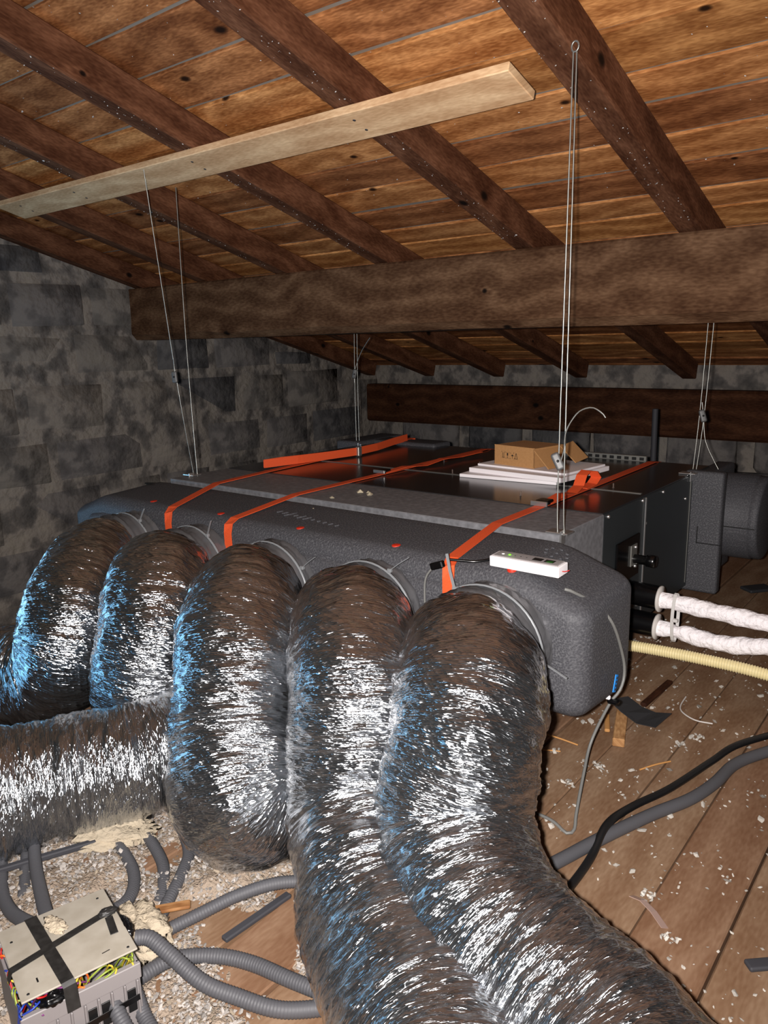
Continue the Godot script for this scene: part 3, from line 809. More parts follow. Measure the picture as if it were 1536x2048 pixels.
func build_wires() -> void:
	var eye := []
	for k in 13: eye.append(Vector3(cos(TAU * k / 12.0) * 0.007, sin(TAU * k / 12.0) * 0.009, 0))
	var eye_mesh := tube(eye, 0.0018, 8, 0.003)
	var sets := [
		["steel suspension wire pair at the front right, crossing the big beam", [[Vector3(-0.687, rf(-1.452, -0.018), -1.452), Vector3(-0.700, 0.64, -1.466), Vector3(-0.697, 0.48, -1.464)], [Vector3(-0.681, rf(-1.454, -0.018), -1.454), Vector3(-0.684, 0.64, -1.46), Vector3(-0.680, 0.48, -1.46)]], [Vector3(-0.700, 0.635, -1.462), 0.5], [Vector3(-0.697, 0.625, -1.462), Vector3(-0.686, 0.66, -1.46), Vector3(-0.68, 0.70, -1.455), Vector3(-0.656, 0.738, -1.455), Vector3(-0.628, 0.749, -1.455), Vector3(-0.607, 0.740, -1.455), Vector3(-0.598, 0.730, -1.455)]],
		["steel suspension wire pair at the front left, hanging from the pale batten", [[Vector3(-2.033, 1.395, -1.463), Vector3(-2.085, 0.795, -1.56), Vector3(-2.006, 0.48, -1.541)], [Vector3(-2.044, 1.36, -1.582), Vector3(-2.02, 0.9, -1.56), Vector3(-1.98, 0.48, -1.535)]], [Vector3(-2.087, 0.79, -1.557), 0.1], [Vector3(-2.085, 0.79, -1.557), Vector3(-2.084, 0.83, -1.555), Vector3(-2.082, 0.845, -1.553)]],
		["steel suspension wire pair at the rear left, coming down behind the big beam", [[Vector3(-2.070, rf(-2.44, -0.002), -2.44), Vector3(-2.05, 0.76, -2.405), Vector3(-2.033, 0.48, -2.385)], [Vector3(-2.058, rf(-2.44, -0.002), -2.44), Vector3(-2.035, 0.7, -2.405), Vector3(-2.02, 0.48, -2.388)]], [Vector3(-2.047, 0.765, -2.402), -0.3], [Vector3(-2.05, 0.73, -2.402), Vector3(-2.047, 0.78, -2.405), Vector3(-2.017, 0.849, -2.41), Vector3(-1.969, 0.906, -2.41)]],
		["steel suspension wire pair at the rear right, beside the round black spigot", [[Vector3(-0.694, rf(-2.44, -0.002), -2.44), Vector3(-0.697, 0.70, -2.415), Vector3(-0.703, 0.48, -2.398)], [Vector3(-0.676, rf(-2.44, -0.002), -2.44), Vector3(-0.684, 0.68, -2.415), Vector3(-0.694, 0.48, -2.40)]], [Vector3(-0.687, 0.65, -2.408), 0.3], [Vector3(-0.692, 0.69, -2.41), Vector3(-0.684, 0.64, -2.408), Vector3(-0.672, 0.571, -2.405), Vector3(-0.630, 0.494, -2.40)]]]
	for s in sets:
		var t := thing("suspension_wire", s[0], "wire", Vector3.ZERO, "suspension wires of the unit")
		for w in s[1]: part("wire", tube(w, 0.00125, 6, 0.012, wire_r), M.zinc, t)
		var g := part("gripper", rbox(Vector3(-0.009, -0.019, -0.006), Vector3(0.009, 0.019, 0.006), 0.0055, 0.01), M.gripper, t, s[2][0], Basis(Vector3.BACK, s[2][1]) * Basis(Vector3.UP, 0.5))
		part("gripper_pin", lathe([Vector2(0, 0.009), Vector2(0.003, 0.0085), Vector2(0.003, 0.0)], 8), M.black, g)
		if s[0].contains("front right"):
			part("screw_eye", eye_mesh, M.zinc, t, Vector3(-0.684, rf(-1.453, -0.009), -1.453))
		part("wire_tail", tube(s[3], 0.0012, 6, 0.008, wire_r), M.zinc, t)

# ---------------------------------------------------------------- things on the unit
func build_on_unit() -> void:
	var corner := func(a: Vector3, b: Vector3, d: Vector3, th: float) -> Array: return [a, b, d, th]
	# white sheets: a = left front corner, b = right front corner, depth vector
	var sheets := [
		["lowest white board of the pile under the cardboard box", Vector3(-1.253, 0.482, -1.946), Vector3(-0.946, 0.482, -1.969), 0.30, 0.010],
		["thick white board in the middle of the pile under the cardboard box", Vector3(-1.244, 0.4925, -1.986), Vector3(-0.922, 0.4925, -1.955), 0.27, 0.014],
		["topmost white board of the pile, directly under the cardboard box", Vector3(-1.241, 0.507, -2.031), Vector3(-0.930, 0.507, -1.995), 0.22, 0.006]]
	for s in sheets:
		var a: Vector3 = s[1]
		var b: Vector3 = s[2]
		var l := a.distance_to(b)
		var ang := -atan2(b.z - a.z, b.x - a.x)
		var bs := Basis(Vector3.UP, ang)
		top("white_board", cbox(Vector3(l, s[4], s[3]), 0.001), M.white, s[0], "board", (a + b) / 2 + bs * Vector3(0, s[4] / 2, -s[3] / 2), bs, "white boards on the unit")
	build_box()
	# white control box on the foam
	var c := thing("control_box", "white narrow control box with a lit green lamp on the black foam edge", "control box", Vector3(-0.655, 0.4615, -1.254))
	c.rotation = Vector3(0.05, -0.01, 0)
	var body := part("housing", rbox(Vector3(-0.072, 0.0, -0.019), Vector3(0.072, 0.0205, 0.019), 0.0018, 0.03), M.white, c)
	part("cover", rbox(Vector3(-0.067, 0.0195, -0.0165), Vector3(0.067, 0.0225, 0.0155), 0.0014, 0.03), M.cap_grey, c)
	part("button", lathe([Vector2(0, 0.0012), Vector2(0.0028, 0.001), Vector2(0.003, 0)], 14), M.white, c, Vector3(-0.052, 0.0224, 0.001), Basis(Vector3.RIGHT, -PI / 2))
	var led := mat(Color(0.4, 0.9, 0.1), 0.4)
	led.emission_enabled = true
	led.emission = Color(0.45, 1.0, 0.08)
	led.emission_energy_multiplier = 1.3
	part("green_lamp", lathe([Vector2(0, 0.0012), Vector2(0.0024, 0.0009), Vector2(0.0026, 0)], 14), led, c, Vector3(-0.038, 0.0225, 0.001), Basis(Vector3.RIGHT, -PI / 2))
	var lamp := OmniLight3D.new()
	lamp.name = "green_lamp_light"
	lamp.light_color = Color(0.45, 1.0, 0.1)
	lamp.light_energy = 0.00004
	lamp.light_size = 0.003
	lamp.omni_range = 8.0
	lamp.omni_attenuation = 2.0
	lamp.shadow_enabled = true
	lamp.position = Vector3(-0.038, 0.0275, 0.001)
	c.add_child(lamp)
	for x in [-0.026, -0.014, -0.002]:
		part("pinhole", lathe([Vector2(0, 0.0004), Vector2(0.0014, 0.0004), Vector2(0.0014, 0)], 10), M.black, c, Vector3(x, 0.0224, 0.001), Basis(Vector3.RIGHT, -PI / 2))
	part("socket", cbox(Vector3(0.019, 0.001, 0.014), 0.0003), M.black, c, Vector3(0.021, 0.0226, 0.0))
	var sk := part("socket", cbox(Vector3(0.019, 0.001, 0.014), 0.0003), M.black, c, Vector3(0.045, 0.0226, 0.0))
	part("green_terminal", cbox(Vector3(0.012, 0.0012, 0.008), 0.0003), mat(Color(0.06, 0.30, 0.06), 0.5), sk, Vector3(0.002, 0.0002, 0.003))
	part("wire_end", tube([Vector3(0.070, 0.009, 0.004), Vector3(0.078, 0.010, 0.004), Vector3(0.085, 0.013, 0.002)], 0.001, 6, 0.003), M.wire_red, c)
	# black lead and connector from the control box
	var k := thing("control_lead", "black lead with plug connector, running left from the white control box", "cable")
	part("lead", tube([Vector3(-0.725, 0.472, -1.25), Vector3(-0.75, 0.468, -1.225), Vector3(-0.775, 0.469, -1.212), Vector3(-0.80, 0.470, -1.200)], 0.0028, 8, 0.006), M.gloss_black, k)
	part("plug_connector", cbox(Vector3(0.03, 0.014, 0.012), 0.002), M.gloss_black, k, Vector3(-0.815, 0.459, -1.187), Basis(Vector3.BACK, 0.35))
	part("thin_lead", tube([Vector3(-0.828, 0.450, -1.187), Vector3(-0.842, 0.43, -1.187), Vector3(-0.848, 0.395, -1.190), Vector3(-0.848, 0.30, -1.195)], 0.0022, 8, 0.008), M.grey_cable, k)
	# grey cable leaving the foam corner and dropping to the floor
	k = thing("grey_cable", "thin grey cable from the foam corner down to the floorboards, tied with a black clip", "cable")
	part("sheath", tube([Vector3(-0.575, 0.440, -1.243), Vector3(-0.565, 0.436, -1.250), Vector3(-0.542, 0.405, -1.296), Vector3(-0.516, 0.364, -1.325), Vector3(-0.513, 0.281, -1.379), Vector3(-0.513, 0.235, -1.393), Vector3(-0.515, 0.207, -1.378), Vector3(-0.53, 0.178, -1.365), Vector3(-0.555, 0.100, -1.345), Vector3(-0.545, 0.06, -1.29), Vector3(-0.525, 0.02, -1.215), Vector3(-0.516, 0.006, -1.188), Vector3(-0.524, 0.004, -1.172), Vector3(-0.56, 0.010, -1.183), Vector3(-0.622, 0.006, -1.190), Vector3(-0.70, 0.005, -1.18)], 0.0031, 8, 0.01), M.grey_cable, k)
	part("cable_clip", cbox(Vector3(0.022, 0.010, 0.016), 0.003), M.gloss_black, k, Vector3(-0.522, 0.186, -1.366))
	part("cable_clip", cbox(Vector3(0.010, 0.008, 0.008), 0.002), M.white, k, Vector3(-0.528, 0.199, -1.352))
	part("blue_tag", cbox(Vector3(0.002, 0.034, 0.012), 0.0004), M.tag_blue, k, Vector3(-0.508, 0.240, -1.335), Basis(Vector3.RIGHT, -0.35))
	rng.seed = 8
	for q in 4: part("tag_print", cbox(Vector3(0.001, 0.004, 0.004), 0.0), M.black, k, Vector3(-0.5068, 0.229 + q * 0.007, -1.3313 - q * 0.0025), Basis(Vector3.RIGHT, -0.35))
	# pipes at the right
	for i in 2:
		var y: float = [0.232, 0.156][i]
		var z := -1.9
		var p := thing("insulated_pipe", ["upper white lagged pipe with a black sleeve, leaving the side of the unit", "lower white lagged pipe with a black sleeve, just above the ribbed cream hose"][i], "pipe", Vector3.ZERO, "white lagged pipes")
		part("black_sleeve", tube([Vector3(-0.72, y + 0.003, z), Vector3(-0.66, y + 0.001, z), Vector3(-0.618 - i * 0.004, y, z)], 0.031, 24, 0.02), M.gloss_black, p)
		part("end_disc", lathe([Vector2(0, 0.003), Vector2(0.033, 0.003), Vector2(0.034, 0.0), Vector2(0.033, -0.003), Vector2(0, -0.003)], 32), M.disc, p, Vector3(-0.616 - i * 0.004, y - 0.002, z), Basis(Vector3.UP, PI / 2))
		var wob := func(s: float, a: float) -> float:
			return 0.0205 + 0.0012 * sin(s * 60.0 + a * 2.0) + 0.001 * sin(a * 3.0 + s * 141.0) - (0.006 * exp(-pow((s - 0.045) / 0.012, 2.0)) if i == 1 else 0.0)
		part("lagging", tube([Vector3(-0.616, y - 0.003, z), Vector3(-0.56, y - 0.005, z), Vector3(-0.45, y - 0.009, z + 0.004), Vector3(-0.30, y + [-0.012, 0.012][i], z + 0.01), Vector3(-0.1, y - 0.01, z + 0.02), Vector3(0.4, y - 0.02, z + 0.05)], 0.0205, 24, 0.008, wob), M.lagging, p)
	var tie := thing("pipe_tie", "translucent cable tie binding the two white lagged pipes together", "cable tie")
	var loop := []
	for q in 25:
		var a := TAU * q / 24.0
		loop.append(Vector3(-0.575, 0.190 + 0.064 * sin(a), -1.895 + 0.024 * cos(a)))
	part("loop", band(loop, [Vector3.RIGHT], 0.008, 0.0015), M.clear_tie, tie)
	part("tie_head", cbox(Vector3(0.012, 0.008, 0.01), 0.001), M.clear_tie, tie, Vector3(-0.566, 0.192, -1.868))
	var rib := func(s: float, _a: float) -> float: return 0.0135 + 0.0013 * sin(TAU * s / 0.0062)
	top("condensate_hose", tube([Vector3(-0.74, 0.092, -1.86), Vector3(-0.66, 0.104, -1.86), Vector3(-0.5, 0.112, -1.855), Vector3(-0.354, 0.112, -1.85), Vector3(-0.2, 0.10, -1.84), Vector3(0.3, 0.05, -1.8)], 0.0135, 18, 0.0015, rib), M.cream, "cream ribbed hose running right below the white pipes", "hose")
	# bits of fluff that fell on the lid
	rng.seed = 21
	for p in [Vector3(-1.355, 0.4805, -1.60), Vector3(-1.308, 0.4805, -1.585), Vector3(-1.335, 0.4805, -1.61), Vector3(-1.37, 0.4805, -1.50), Vector3(-1.345, 0.469, -1.40)]:
		top("plaster_crumb", flake_mesh(rng.randf_range(0.006, 0.012), 0.7), mat(Color(0.74, 0.70, 0.60), 0.9), "small pale crumb on the front edge of the unit, between the middle and right straps", "crumb", p, Basis.IDENTITY, "crumbs on the unit")

func build_box() -> void:
	# cardboard box lying upside down with one flap out
	var b := thing("cardboard_box", "small brown cardboard box with printed handling symbols, on the white boards", "box")
	var a := Vector3(-1.196, 0.5135, -2.055)
	var c := Vector3(-1.045, 0.5135, -2.025)
	var x := (c - a).normalized()
	var l := a.distance_to(c)
	var bs := Basis(x, Vector3.UP, x.cross(Vector3.UP))
	var dp := 0.14
	var h := 0.058
	part("front_panel", cbox(Vector3(l, h + 0.003, 0.003), 0.0008), M.kraft, b, a + bs * Vector3(l / 2, h / 2, -0.0015), bs)
	part("rear_panel", cbox(Vector3(l, h, 0.003), 0.0008), M.kraft, b, a + bs * Vector3(l / 2, h / 2, -dp), bs)
	part("side_panel", cbox(Vector3(0.003, h, dp), 0.0008), M.kraft, b, a + bs * Vector3(0.0015, h / 2, -dp / 2), bs)
	part("side_panel", cbox(Vector3(0.003, h, dp), 0.0008), M.kraft, b, a + bs * Vector3(l - 0.0015, h / 2, -dp / 2), bs)
	part("top_panel", cbox(Vector3(l - 0.004, 0.003, dp - 0.002), 0.0008), M.kraft, b, a + bs * Vector3(l / 2, h - 0.0015, -dp / 2), bs)
	# slanting flap at the right
	var st := begin()
	var none := func(_p): return Vector2.ZERO
	var f := [bs * Vector3(l, h - 0.004, 0.0), bs * Vector3(l + 0.045, 0.002, -0.012), bs * Vector3(l + 0.045, 0.002, -dp * 0.5), bs * Vector3(l, h - 0.004, -dp)]
	for q in f.size(): f[q] += a
	var off := bs * Vector3(0.0022, 0.0018, 0)
	var g := []
	for q in f: g.append(q - off)
	var mid := Vector3.ZERO
	for q in f: mid += q / 4.0
	mid -= off / 2
	face(st, f, mid, none)
	face(st, g, mid, none)
	for q in 4: face(st, [f[q], f[(q + 1) % 4], g[(q + 1) % 4], g[q]], mid, none)
	part("flap", done(st), M.kraft, b)
	part("flap", cbox(Vector3(0.07, 0.003, 0.075), 0.0008), M.kraft, b, a + bs * Vector3(l + 0.028, h - 0.022, -dp - 0.015), bs * Basis(Vector3.BACK, -0.75) * Basis(Vector3.UP, 0.15))
	# printed symbols: two arrows up, glass, umbrella, triangle
	var ink := begin()
	var o := a + bs * Vector3(0, 0, 0.0004)
	var bar := func(px: float, py: float, w: float, hh: float, r := 0.0) -> void:
		add_cbox(ink, Vector3(w, hh, 0.0006), 0.0001, o + bs * Vector3(px, py, 0), bs * Basis(Vector3.BACK, r))
	var X0 := 0.034
	for q in 2:
		bar.call(X0 + q * 0.005, 0.030, 0.0013, 0.015)
	bar.call(X0 + 0.0025, 0.0225, 0.011, 0.0013)
	bar.call(X0 - 0.0035, 0.040, 0.0014, 0.003, 0.3)
	bar.call(X0 + 0.0085, 0.039, 0.0014, 0.003, -0.3)
	bar.call(X0 + 0.019, 0.0335, 0.0045, 0.008)
	bar.call(X0 + 0.019, 0.026, 0.0012, 0.008)
	bar.call(X0 + 0.019, 0.0218, 0.004, 0.0014)
	for q in [[0.013, 0.0385], [0.025, 0.0385], [0.013, 0.021], [0.0255, 0.021], [0.031, 0.038], [0.031, 0.021], [0.045, 0.0215], [0.043, 0.0385]]:
		bar.call(X0 + q[0], q[1], 0.0015, 0.0022)
	bar.call(X0 + 0.038, 0.0320, 0.004, 0.0028)
	bar.call(X0 + 0.038, 0.0302, 0.009, 0.0022)
	bar.call(X0 + 0.038, 0.0255, 0.001, 0.0085)
	bar.call(X0 + 0.0495, 0.030, 0.0014, 0.018, -0.27)
	bar.call(X0 + 0.0550, 0.030, 0.0014, 0.018, 0.27)
	bar.call(X0 + 0.0522, 0.0218, 0.011, 0.0014)
	part("printed_symbol", done(ink), M.ink, b)

# ---------------------------------------------------------------- floor: conduits, junction box, debris
func rib_r(r: float) -> Callable:
	return func(s: float, _a: float) -> float: return r + 0.0006 * sin(TAU * s / 0.0046)

func conduit(label: String, pts: Array, r := 0.0098) -> void:
	top("conduit", tube(pts, r, 14, 0.00153, rib_r(r)), M.conduit, label, "conduit", Vector3.ZERO, Basis.IDENTITY, "grey corrugated conduits")

func build_floor_things() -> void:
	conduit("grey conduit curving down the left edge to the back corner of the junction box", [Vector3(-1.42, 0.012, -0.56), Vector3(-1.275, 0.012, -0.506), Vector3(-1.191, 0.014, -0.468), Vector3(-1.11, 0.03, -0.445), Vector3(-1.02, 0.06, -0.435), Vector3(-0.985, 0.075, -0.435)])
	conduit("left one of the two short straight grey conduits behind the junction box", [Vector3(-1.36, 0.012, -0.60), Vector3(-1.26, 0.012, -0.545), Vector3(-1.155, 0.012, -0.486)])
	conduit("right one of the two short straight grey conduits, reaching the rear of the junction box", [Vector3(-1.32, 0.02, -0.59), Vector3(-1.199, 0.03, -0.53), Vector3(-1.08, 0.05, -0.48), Vector3(-0.975, 0.07, -0.44)])
	conduit("grey conduit making a round hook at the right rear of the junction box", [Vector3(-1.22, 0.012, -0.67), Vector3(-1.136, 0.012, -0.652), Vector3(-1.065, 0.012, -0.63), Vector3(-1.02, 0.014, -0.600), Vector3(-0.995, 0.02, -0.565), Vector3(-0.985, 0.035, -0.525), Vector3(-0.96, 0.06, -0.50)])
	conduit("short grey conduit between the hooked one and the longer curved one", [Vector3(-1.17, 0.012, -0.715), Vector3(-1.062, 0.012, -0.681), Vector3(-1.011, 0.012, -0.654), Vector3(-0.968, 0.008, -0.615)])
	conduit("grey conduit bowing down in front of the middle foil duct", [Vector3(-1.13, 0.014, -0.77), Vector3(-1.032, 0.014, -0.721), Vector3(-0.994, 0.014, -0.682), Vector3(-0.964, 0.012, -0.636), Vector3(-0.935, 0.004, -0.585)])
	conduit("straight grey conduit slanting right behind the fourth foil duct", [Vector3(-0.91, 0.008, -0.565), Vector3(-0.887, 0.014, -0.631), Vector3(-0.862, 0.022, -0.690), Vector3(-0.82, 0.03, -0.745), Vector3(-0.75, 0.03, -0.80)])
	conduit("grey conduit from the right side of the junction box, crossing over the other one", [Vector3(-0.865, 0.07, -0.505), Vector3(-0.85, 0.068, -0.518), Vector3(-0.815, 0.055, -0.525), Vector3(-0.76, 0.034, -0.535), Vector3(-0.715, 0.022, -0.555), Vector3(-0.655, 0.014, -0.583), Vector3(-0.60, 0.012, -0.635)], 0.0105)
	conduit("grey conduit arching right, crossed by the one from the junction box", [Vector3(-0.855, 0.014, -0.50), Vector3(-0.845, 0.014, -0.549), Vector3(-0.800, 0.014, -0.590), Vector3(-0.749, 0.012, -0.614), Vector3(-0.681, 0.012, -0.627), Vector3(-0.60, 0.012, -0.645)], 0.0105)
	conduit("grey conduit dropping from the junction box's right corner to the bottom edge", [Vector3(-0.845, 0.075, -0.468), Vector3(-0.825, 0.055, -0.468), Vector3(-0.79, 0.02, -0.462), Vector3(-0.73, 0.012, -0.45)])
	conduit("grey conduit leaving the slot in the junction box's front", [Vector3(-0.83, 0.065, -0.435), Vector3(-0.80, 0.05, -0.430), Vector3(-0.76, 0.03, -0.425), Vector3(-0.70, 0.012, -0.42)])
	top("conduit", tube([Vector3(-0.60, 0.012, -0.92), Vector3(-0.530, 0.012, -1.009), Vector3(-0.503, 0.012, -1.064), Vector3(-0.464, 0.012, -1.181), Vector3(-0.418, 0.012, -1.303), Vector3(-0.375, 0.012, -1.399), Vector3(-0.353, 0.012, -1.486), Vector3(-0.342, 0.012, -1.572), Vector3(-0.315, 0.012, -1.642), Vector3(-0.25, 0.012, -1.76)], 0.0115, 14, 0.004), M.conduit, "smooth grey conduit crossing the bare floorboards at the right", "conduit", Vector3.ZERO, Basis.IDENTITY, "grey corrugated conduits")
	top("black_cable", tube([Vector3(-0.50, 0.007, -0.93), Vector3(-0.460, 0.007, -0.985), Vector3(-0.456, 0.007, -1.046), Vector3(-0.459, 0.007, -1.131), Vector3(-0.462, 0.028, -1.205), Vector3(-0.452, 0.018, -1.300), Vector3(-0.418, 0.012, -1.413), Vector3(-0.382, 0.012, -1.564), Vector3(-0.352, 0.022, -1.648), Vector3(-0.28, 0.018, -1.79)], 0.0072, 12, 0.006), M.black_cable, "thick black cable lying along the smooth grey conduit on the floorboards", "cable")
	build_junction_box()
	# debris
	top("black_card", card_mesh(), M.card, "dark grey bent card lying on the floor behind the foam corner", "card", Vector3(-0.575, 0.016, -1.665))
	top("wood_stick", cbox(Vector3(0.016, 0.010, 0.17), 0.002), M.dark_wood, "dark thin stick on the floor behind the dark card", "stick", Vector3(-0.588, 0.006, -1.83), Basis(Vector3.UP, -0.05))
	top("wood_offcut", cbox(Vector3(0.026, 0.020, 0.16), 0.002, Vector2(0.3, 0.2)), M.offcut, "small squared timber offcut on the floor under the foam corner", "offcut", Vector3(-0.592, 0.0115, -1.60), Basis(Vector3.UP, 0.32))
	top("wood_sliver", cbox(Vector3(0.012, 0.008, 0.08), 0.002), M.straw, "short pale wood sliver beside the squared offcut", "offcut", Vector3(-0.628, 0.005, -1.61), Basis(Vector3.UP, 0.4))
	top("straw", tube([Vector3(-0.762, 0.004, -1.47), Vector3(-0.70, 0.007, -1.475), Vector3(-0.640, 0.004, -1.477)], 0.002, 6, 0.01), M.straw, "long straw-coloured splinter on the floor left of the hanging grey cable", "splinter")
	top("straw", tube([Vector3(-0.715, 0.003, -1.405), Vector3(-0.69, 0.004, -1.415), Vector3(-0.660, 0.003, -1.431)], 0.0018, 6, 0.01), M.straw, "short straw-coloured splinter right beside the nearest foil duct", "splinter")
	top("straw", tube([Vector3(-0.495, 0.003, -1.46), Vector3(-0.475, 0.005, -1.495), Vector3(-0.455, 0.003, -1.53)], 0.002, 6, 0.01), M.straw, "pale splinter on the floorboards above the smooth grey conduit", "splinter")
	top("wire_scrap", tube([Vector3(-0.523, 0.006, -1.85), Vector3(-0.520, 0.003, -1.80), Vector3(-0.505, 0.003, -1.768), Vector3(-0.469, 0.003, -1.746), Vector3(-0.431, 0.004, -1.750)], 0.0018, 6, 0.008), M.disc, "thin whitish scrap of wire, bent, on the floorboards", "wire")
	top("plastic_scrap", band([Vector3(-0.369, 0.006, -1.081), Vector3(-0.350, 0.009, -1.078), Vector3(-0.328, 0.007, -1.066), Vector3(-0.304, 0.002, -1.048)], [Vector3(-0.45, 0.35, 0.89)], 0.014, 0.001), M.clear, "curled clear plastic strip on the floorboards at lower right", "plastic")
	top("slate_chip", rbox(Vector3(-0.028, 0, -0.010), Vector3(0.028, 0.008, 0.010), 0.0035, 0.02), M.slate, "flat dark grey chip on the floorboards at the right edge", "chip", Vector3(-0.166, 0.0, -1.062), Basis(Vector3.UP, 0.75))
	top("dark_rag", rbox(Vector3(-0.05, 0, -0.03), Vector3(0.05, 0.012, 0.03), 0.005, 0.02), M.card, "dark flat scrap on the far floor at the right edge", "scrap", Vector3(-0.59, 0.0, -2.86), Basis(Vector3.UP, 0.9))
	top("far_post", tube([Vector3(-1.01, -0.01, -2.95), Vector3(-1.01, 0.62, -2.93)], 0.011, 10, 0.05), M.slate, "thin dark upright pipe behind the unit, near the right strap's far end", "pipe")
	rng.seed = 5
	top("wood_chip", cbox(Vector3(0.06, 0.006, 0.018), 0.002), M.offcut, "light orange wood chip in the fluff, left of the slanting conduit", "offcut", Vector3(-0.925, 0.024, -0.605), Basis(Vector3.UP, 0.9))
	top("wood_stick", cbox(Vector3(0.16, 0.010, 0.012), 0.002), M.slate, "dark grey thin stick in the fluff behind the short straight conduits", "stick", Vector3(-1.205, 0.022, -0.555), Basis(Vector3.UP, 1.15))
	top("wood_stick", cbox(Vector3(0.13, 0.008, 0.014), 0.002), M.slate, "dark grey stick in the gap between boards below the slanting conduit", "stick", Vector3(-0.82, 0.004, -0.69), Basis(Vector3.UP, 1.5))
	# insulation
	top("insulation_lump", lump_mesh(Vector3(0.055, 0.028, 0.040), 3), M.wool, "yellowish lump of mineral wool right of the junction box lid", "insulation", Vector3(-0.925, 0.022, -0.545))
	top("insulation_lump", lump_mesh(Vector3(0.020, 0.005, 0.010), 4), M.wool, "small yellowish wool tuft on the junction box lid", "insulation", Vector3(-0.905, 0.1325, -0.415))
	top("insulation_sheet", lump_mesh(Vector3(0.07, 0.016, 0.04), 6), M.wool, "flat piece of mineral wool under the duct lying at the left", "insulation", Vector3(-1.17, 0.018, -0.665), Basis(Vector3.UP, 0.9))
	build_fluff()

func card_mesh() -> ArrayMesh:
	var pts := [Vector3(-0.06, 0.018, -0.025), Vector3(-0.02, 0.006, -0.010), Vector3(0.02, 0.002, 0.004), Vector3(0.062, 0.012, 0.012)]
	return band(pts, [Vector3(0.25, 0, 1)], 0.075, 0.0015)

func lump_mesh(size: Vector3, sd: int, amp := 0.55) -> ArrayMesh:
	var nz := noise(FastNoiseLite.TYPE_SIMPLEX_SMOOTH, 1.6, 3, FastNoiseLite.FRACTAL_FBM, sd)
	var V := PackedVector3Array()
	var U := PackedVector2Array()
	for i in 21:
		var t := PI * clampf(i / 20.0, 0.004, 0.996)
		for k in 33:
			var a := TAU * (k % 32) / 32.0
			var d := Vector3(sin(t) * cos(a), cos(t), sin(t) * sin(a))
			V.append(d * (1.0 + amp * nz.get_noise_3dv(d * 1.2)) * size)
			U.append(Vector2(k / 32.0, i / 20.0))
	return skin(V, U, 21, 33)

func flake_mesh(r: float, flat: float) -> ArrayMesh:
	var st := begin()
	var v := []
	for d in [Vector3.RIGHT, Vector3.UP * flat, Vector3.BACK, Vector3.LEFT, Vector3.DOWN * flat, Vector3.FORWARD, Vector3(0.7, 0.3 * flat, 0.7), Vector3(-0.7, 0.2 * flat, -0.6)]:
		v.append(d * r * rng.randf_range(0.6, 1.25))
	var none := func(_p): return Vector2.ZERO
	for f in [[0, 1, 6], [6, 1, 2], [2, 1, 3], [3, 1, 7], [7, 1, 5], [5, 1, 0], [0, 4, 6], [6, 4, 2], [2, 4, 3], [3, 4, 7], [7, 4, 5], [5, 4, 0]]:
		face(st, [v[f[0]], v[f[1]], v[f[2]]], Vector3.ZERO, none)
	return done(st)

func scatter(called: String, label: String, category: String, meshes: Array, spots: Array) -> void:
	# spots: [position, size, colour, basis], shared out over the meshes
	var root := thing(called, label, category)
	tag(root, "", "", "", "stuff")
	for q in meshes.size():
		var mine := []
		for i in range(q, spots.size(), meshes.size()): mine.append(spots[i])
		var mm := MultiMesh.new()
		mm.transform_format = MultiMesh.TRANSFORM_3D
		mm.use_colors = true
		mm.mesh = meshes[q]
		mm.instance_count = mine.size()
		for i in mine.size():
			mm.set_instance_transform(i, Transform3D(mine[i][3].scaled(Vector3.ONE * mine[i][1]), mine[i][0]))
			mm.set_instance_color(i, mine[i][2])
		var o := MultiMeshInstance3D.new()
		o.name = "flake"
		o.multimesh = mm
		o.material_override = M.fluff
		o.set_meta("kind", "stuff")
		root.add_child(o, true)

func rand_basis() -> Basis:
	return Basis(Vector3.UP, rng.randf() * TAU) * Basis(Vector3.RIGHT, rng.randf_range(-0.7, 0.7)) * Basis(Vector3.BACK, rng.randf_range(-0.7, 0.7))

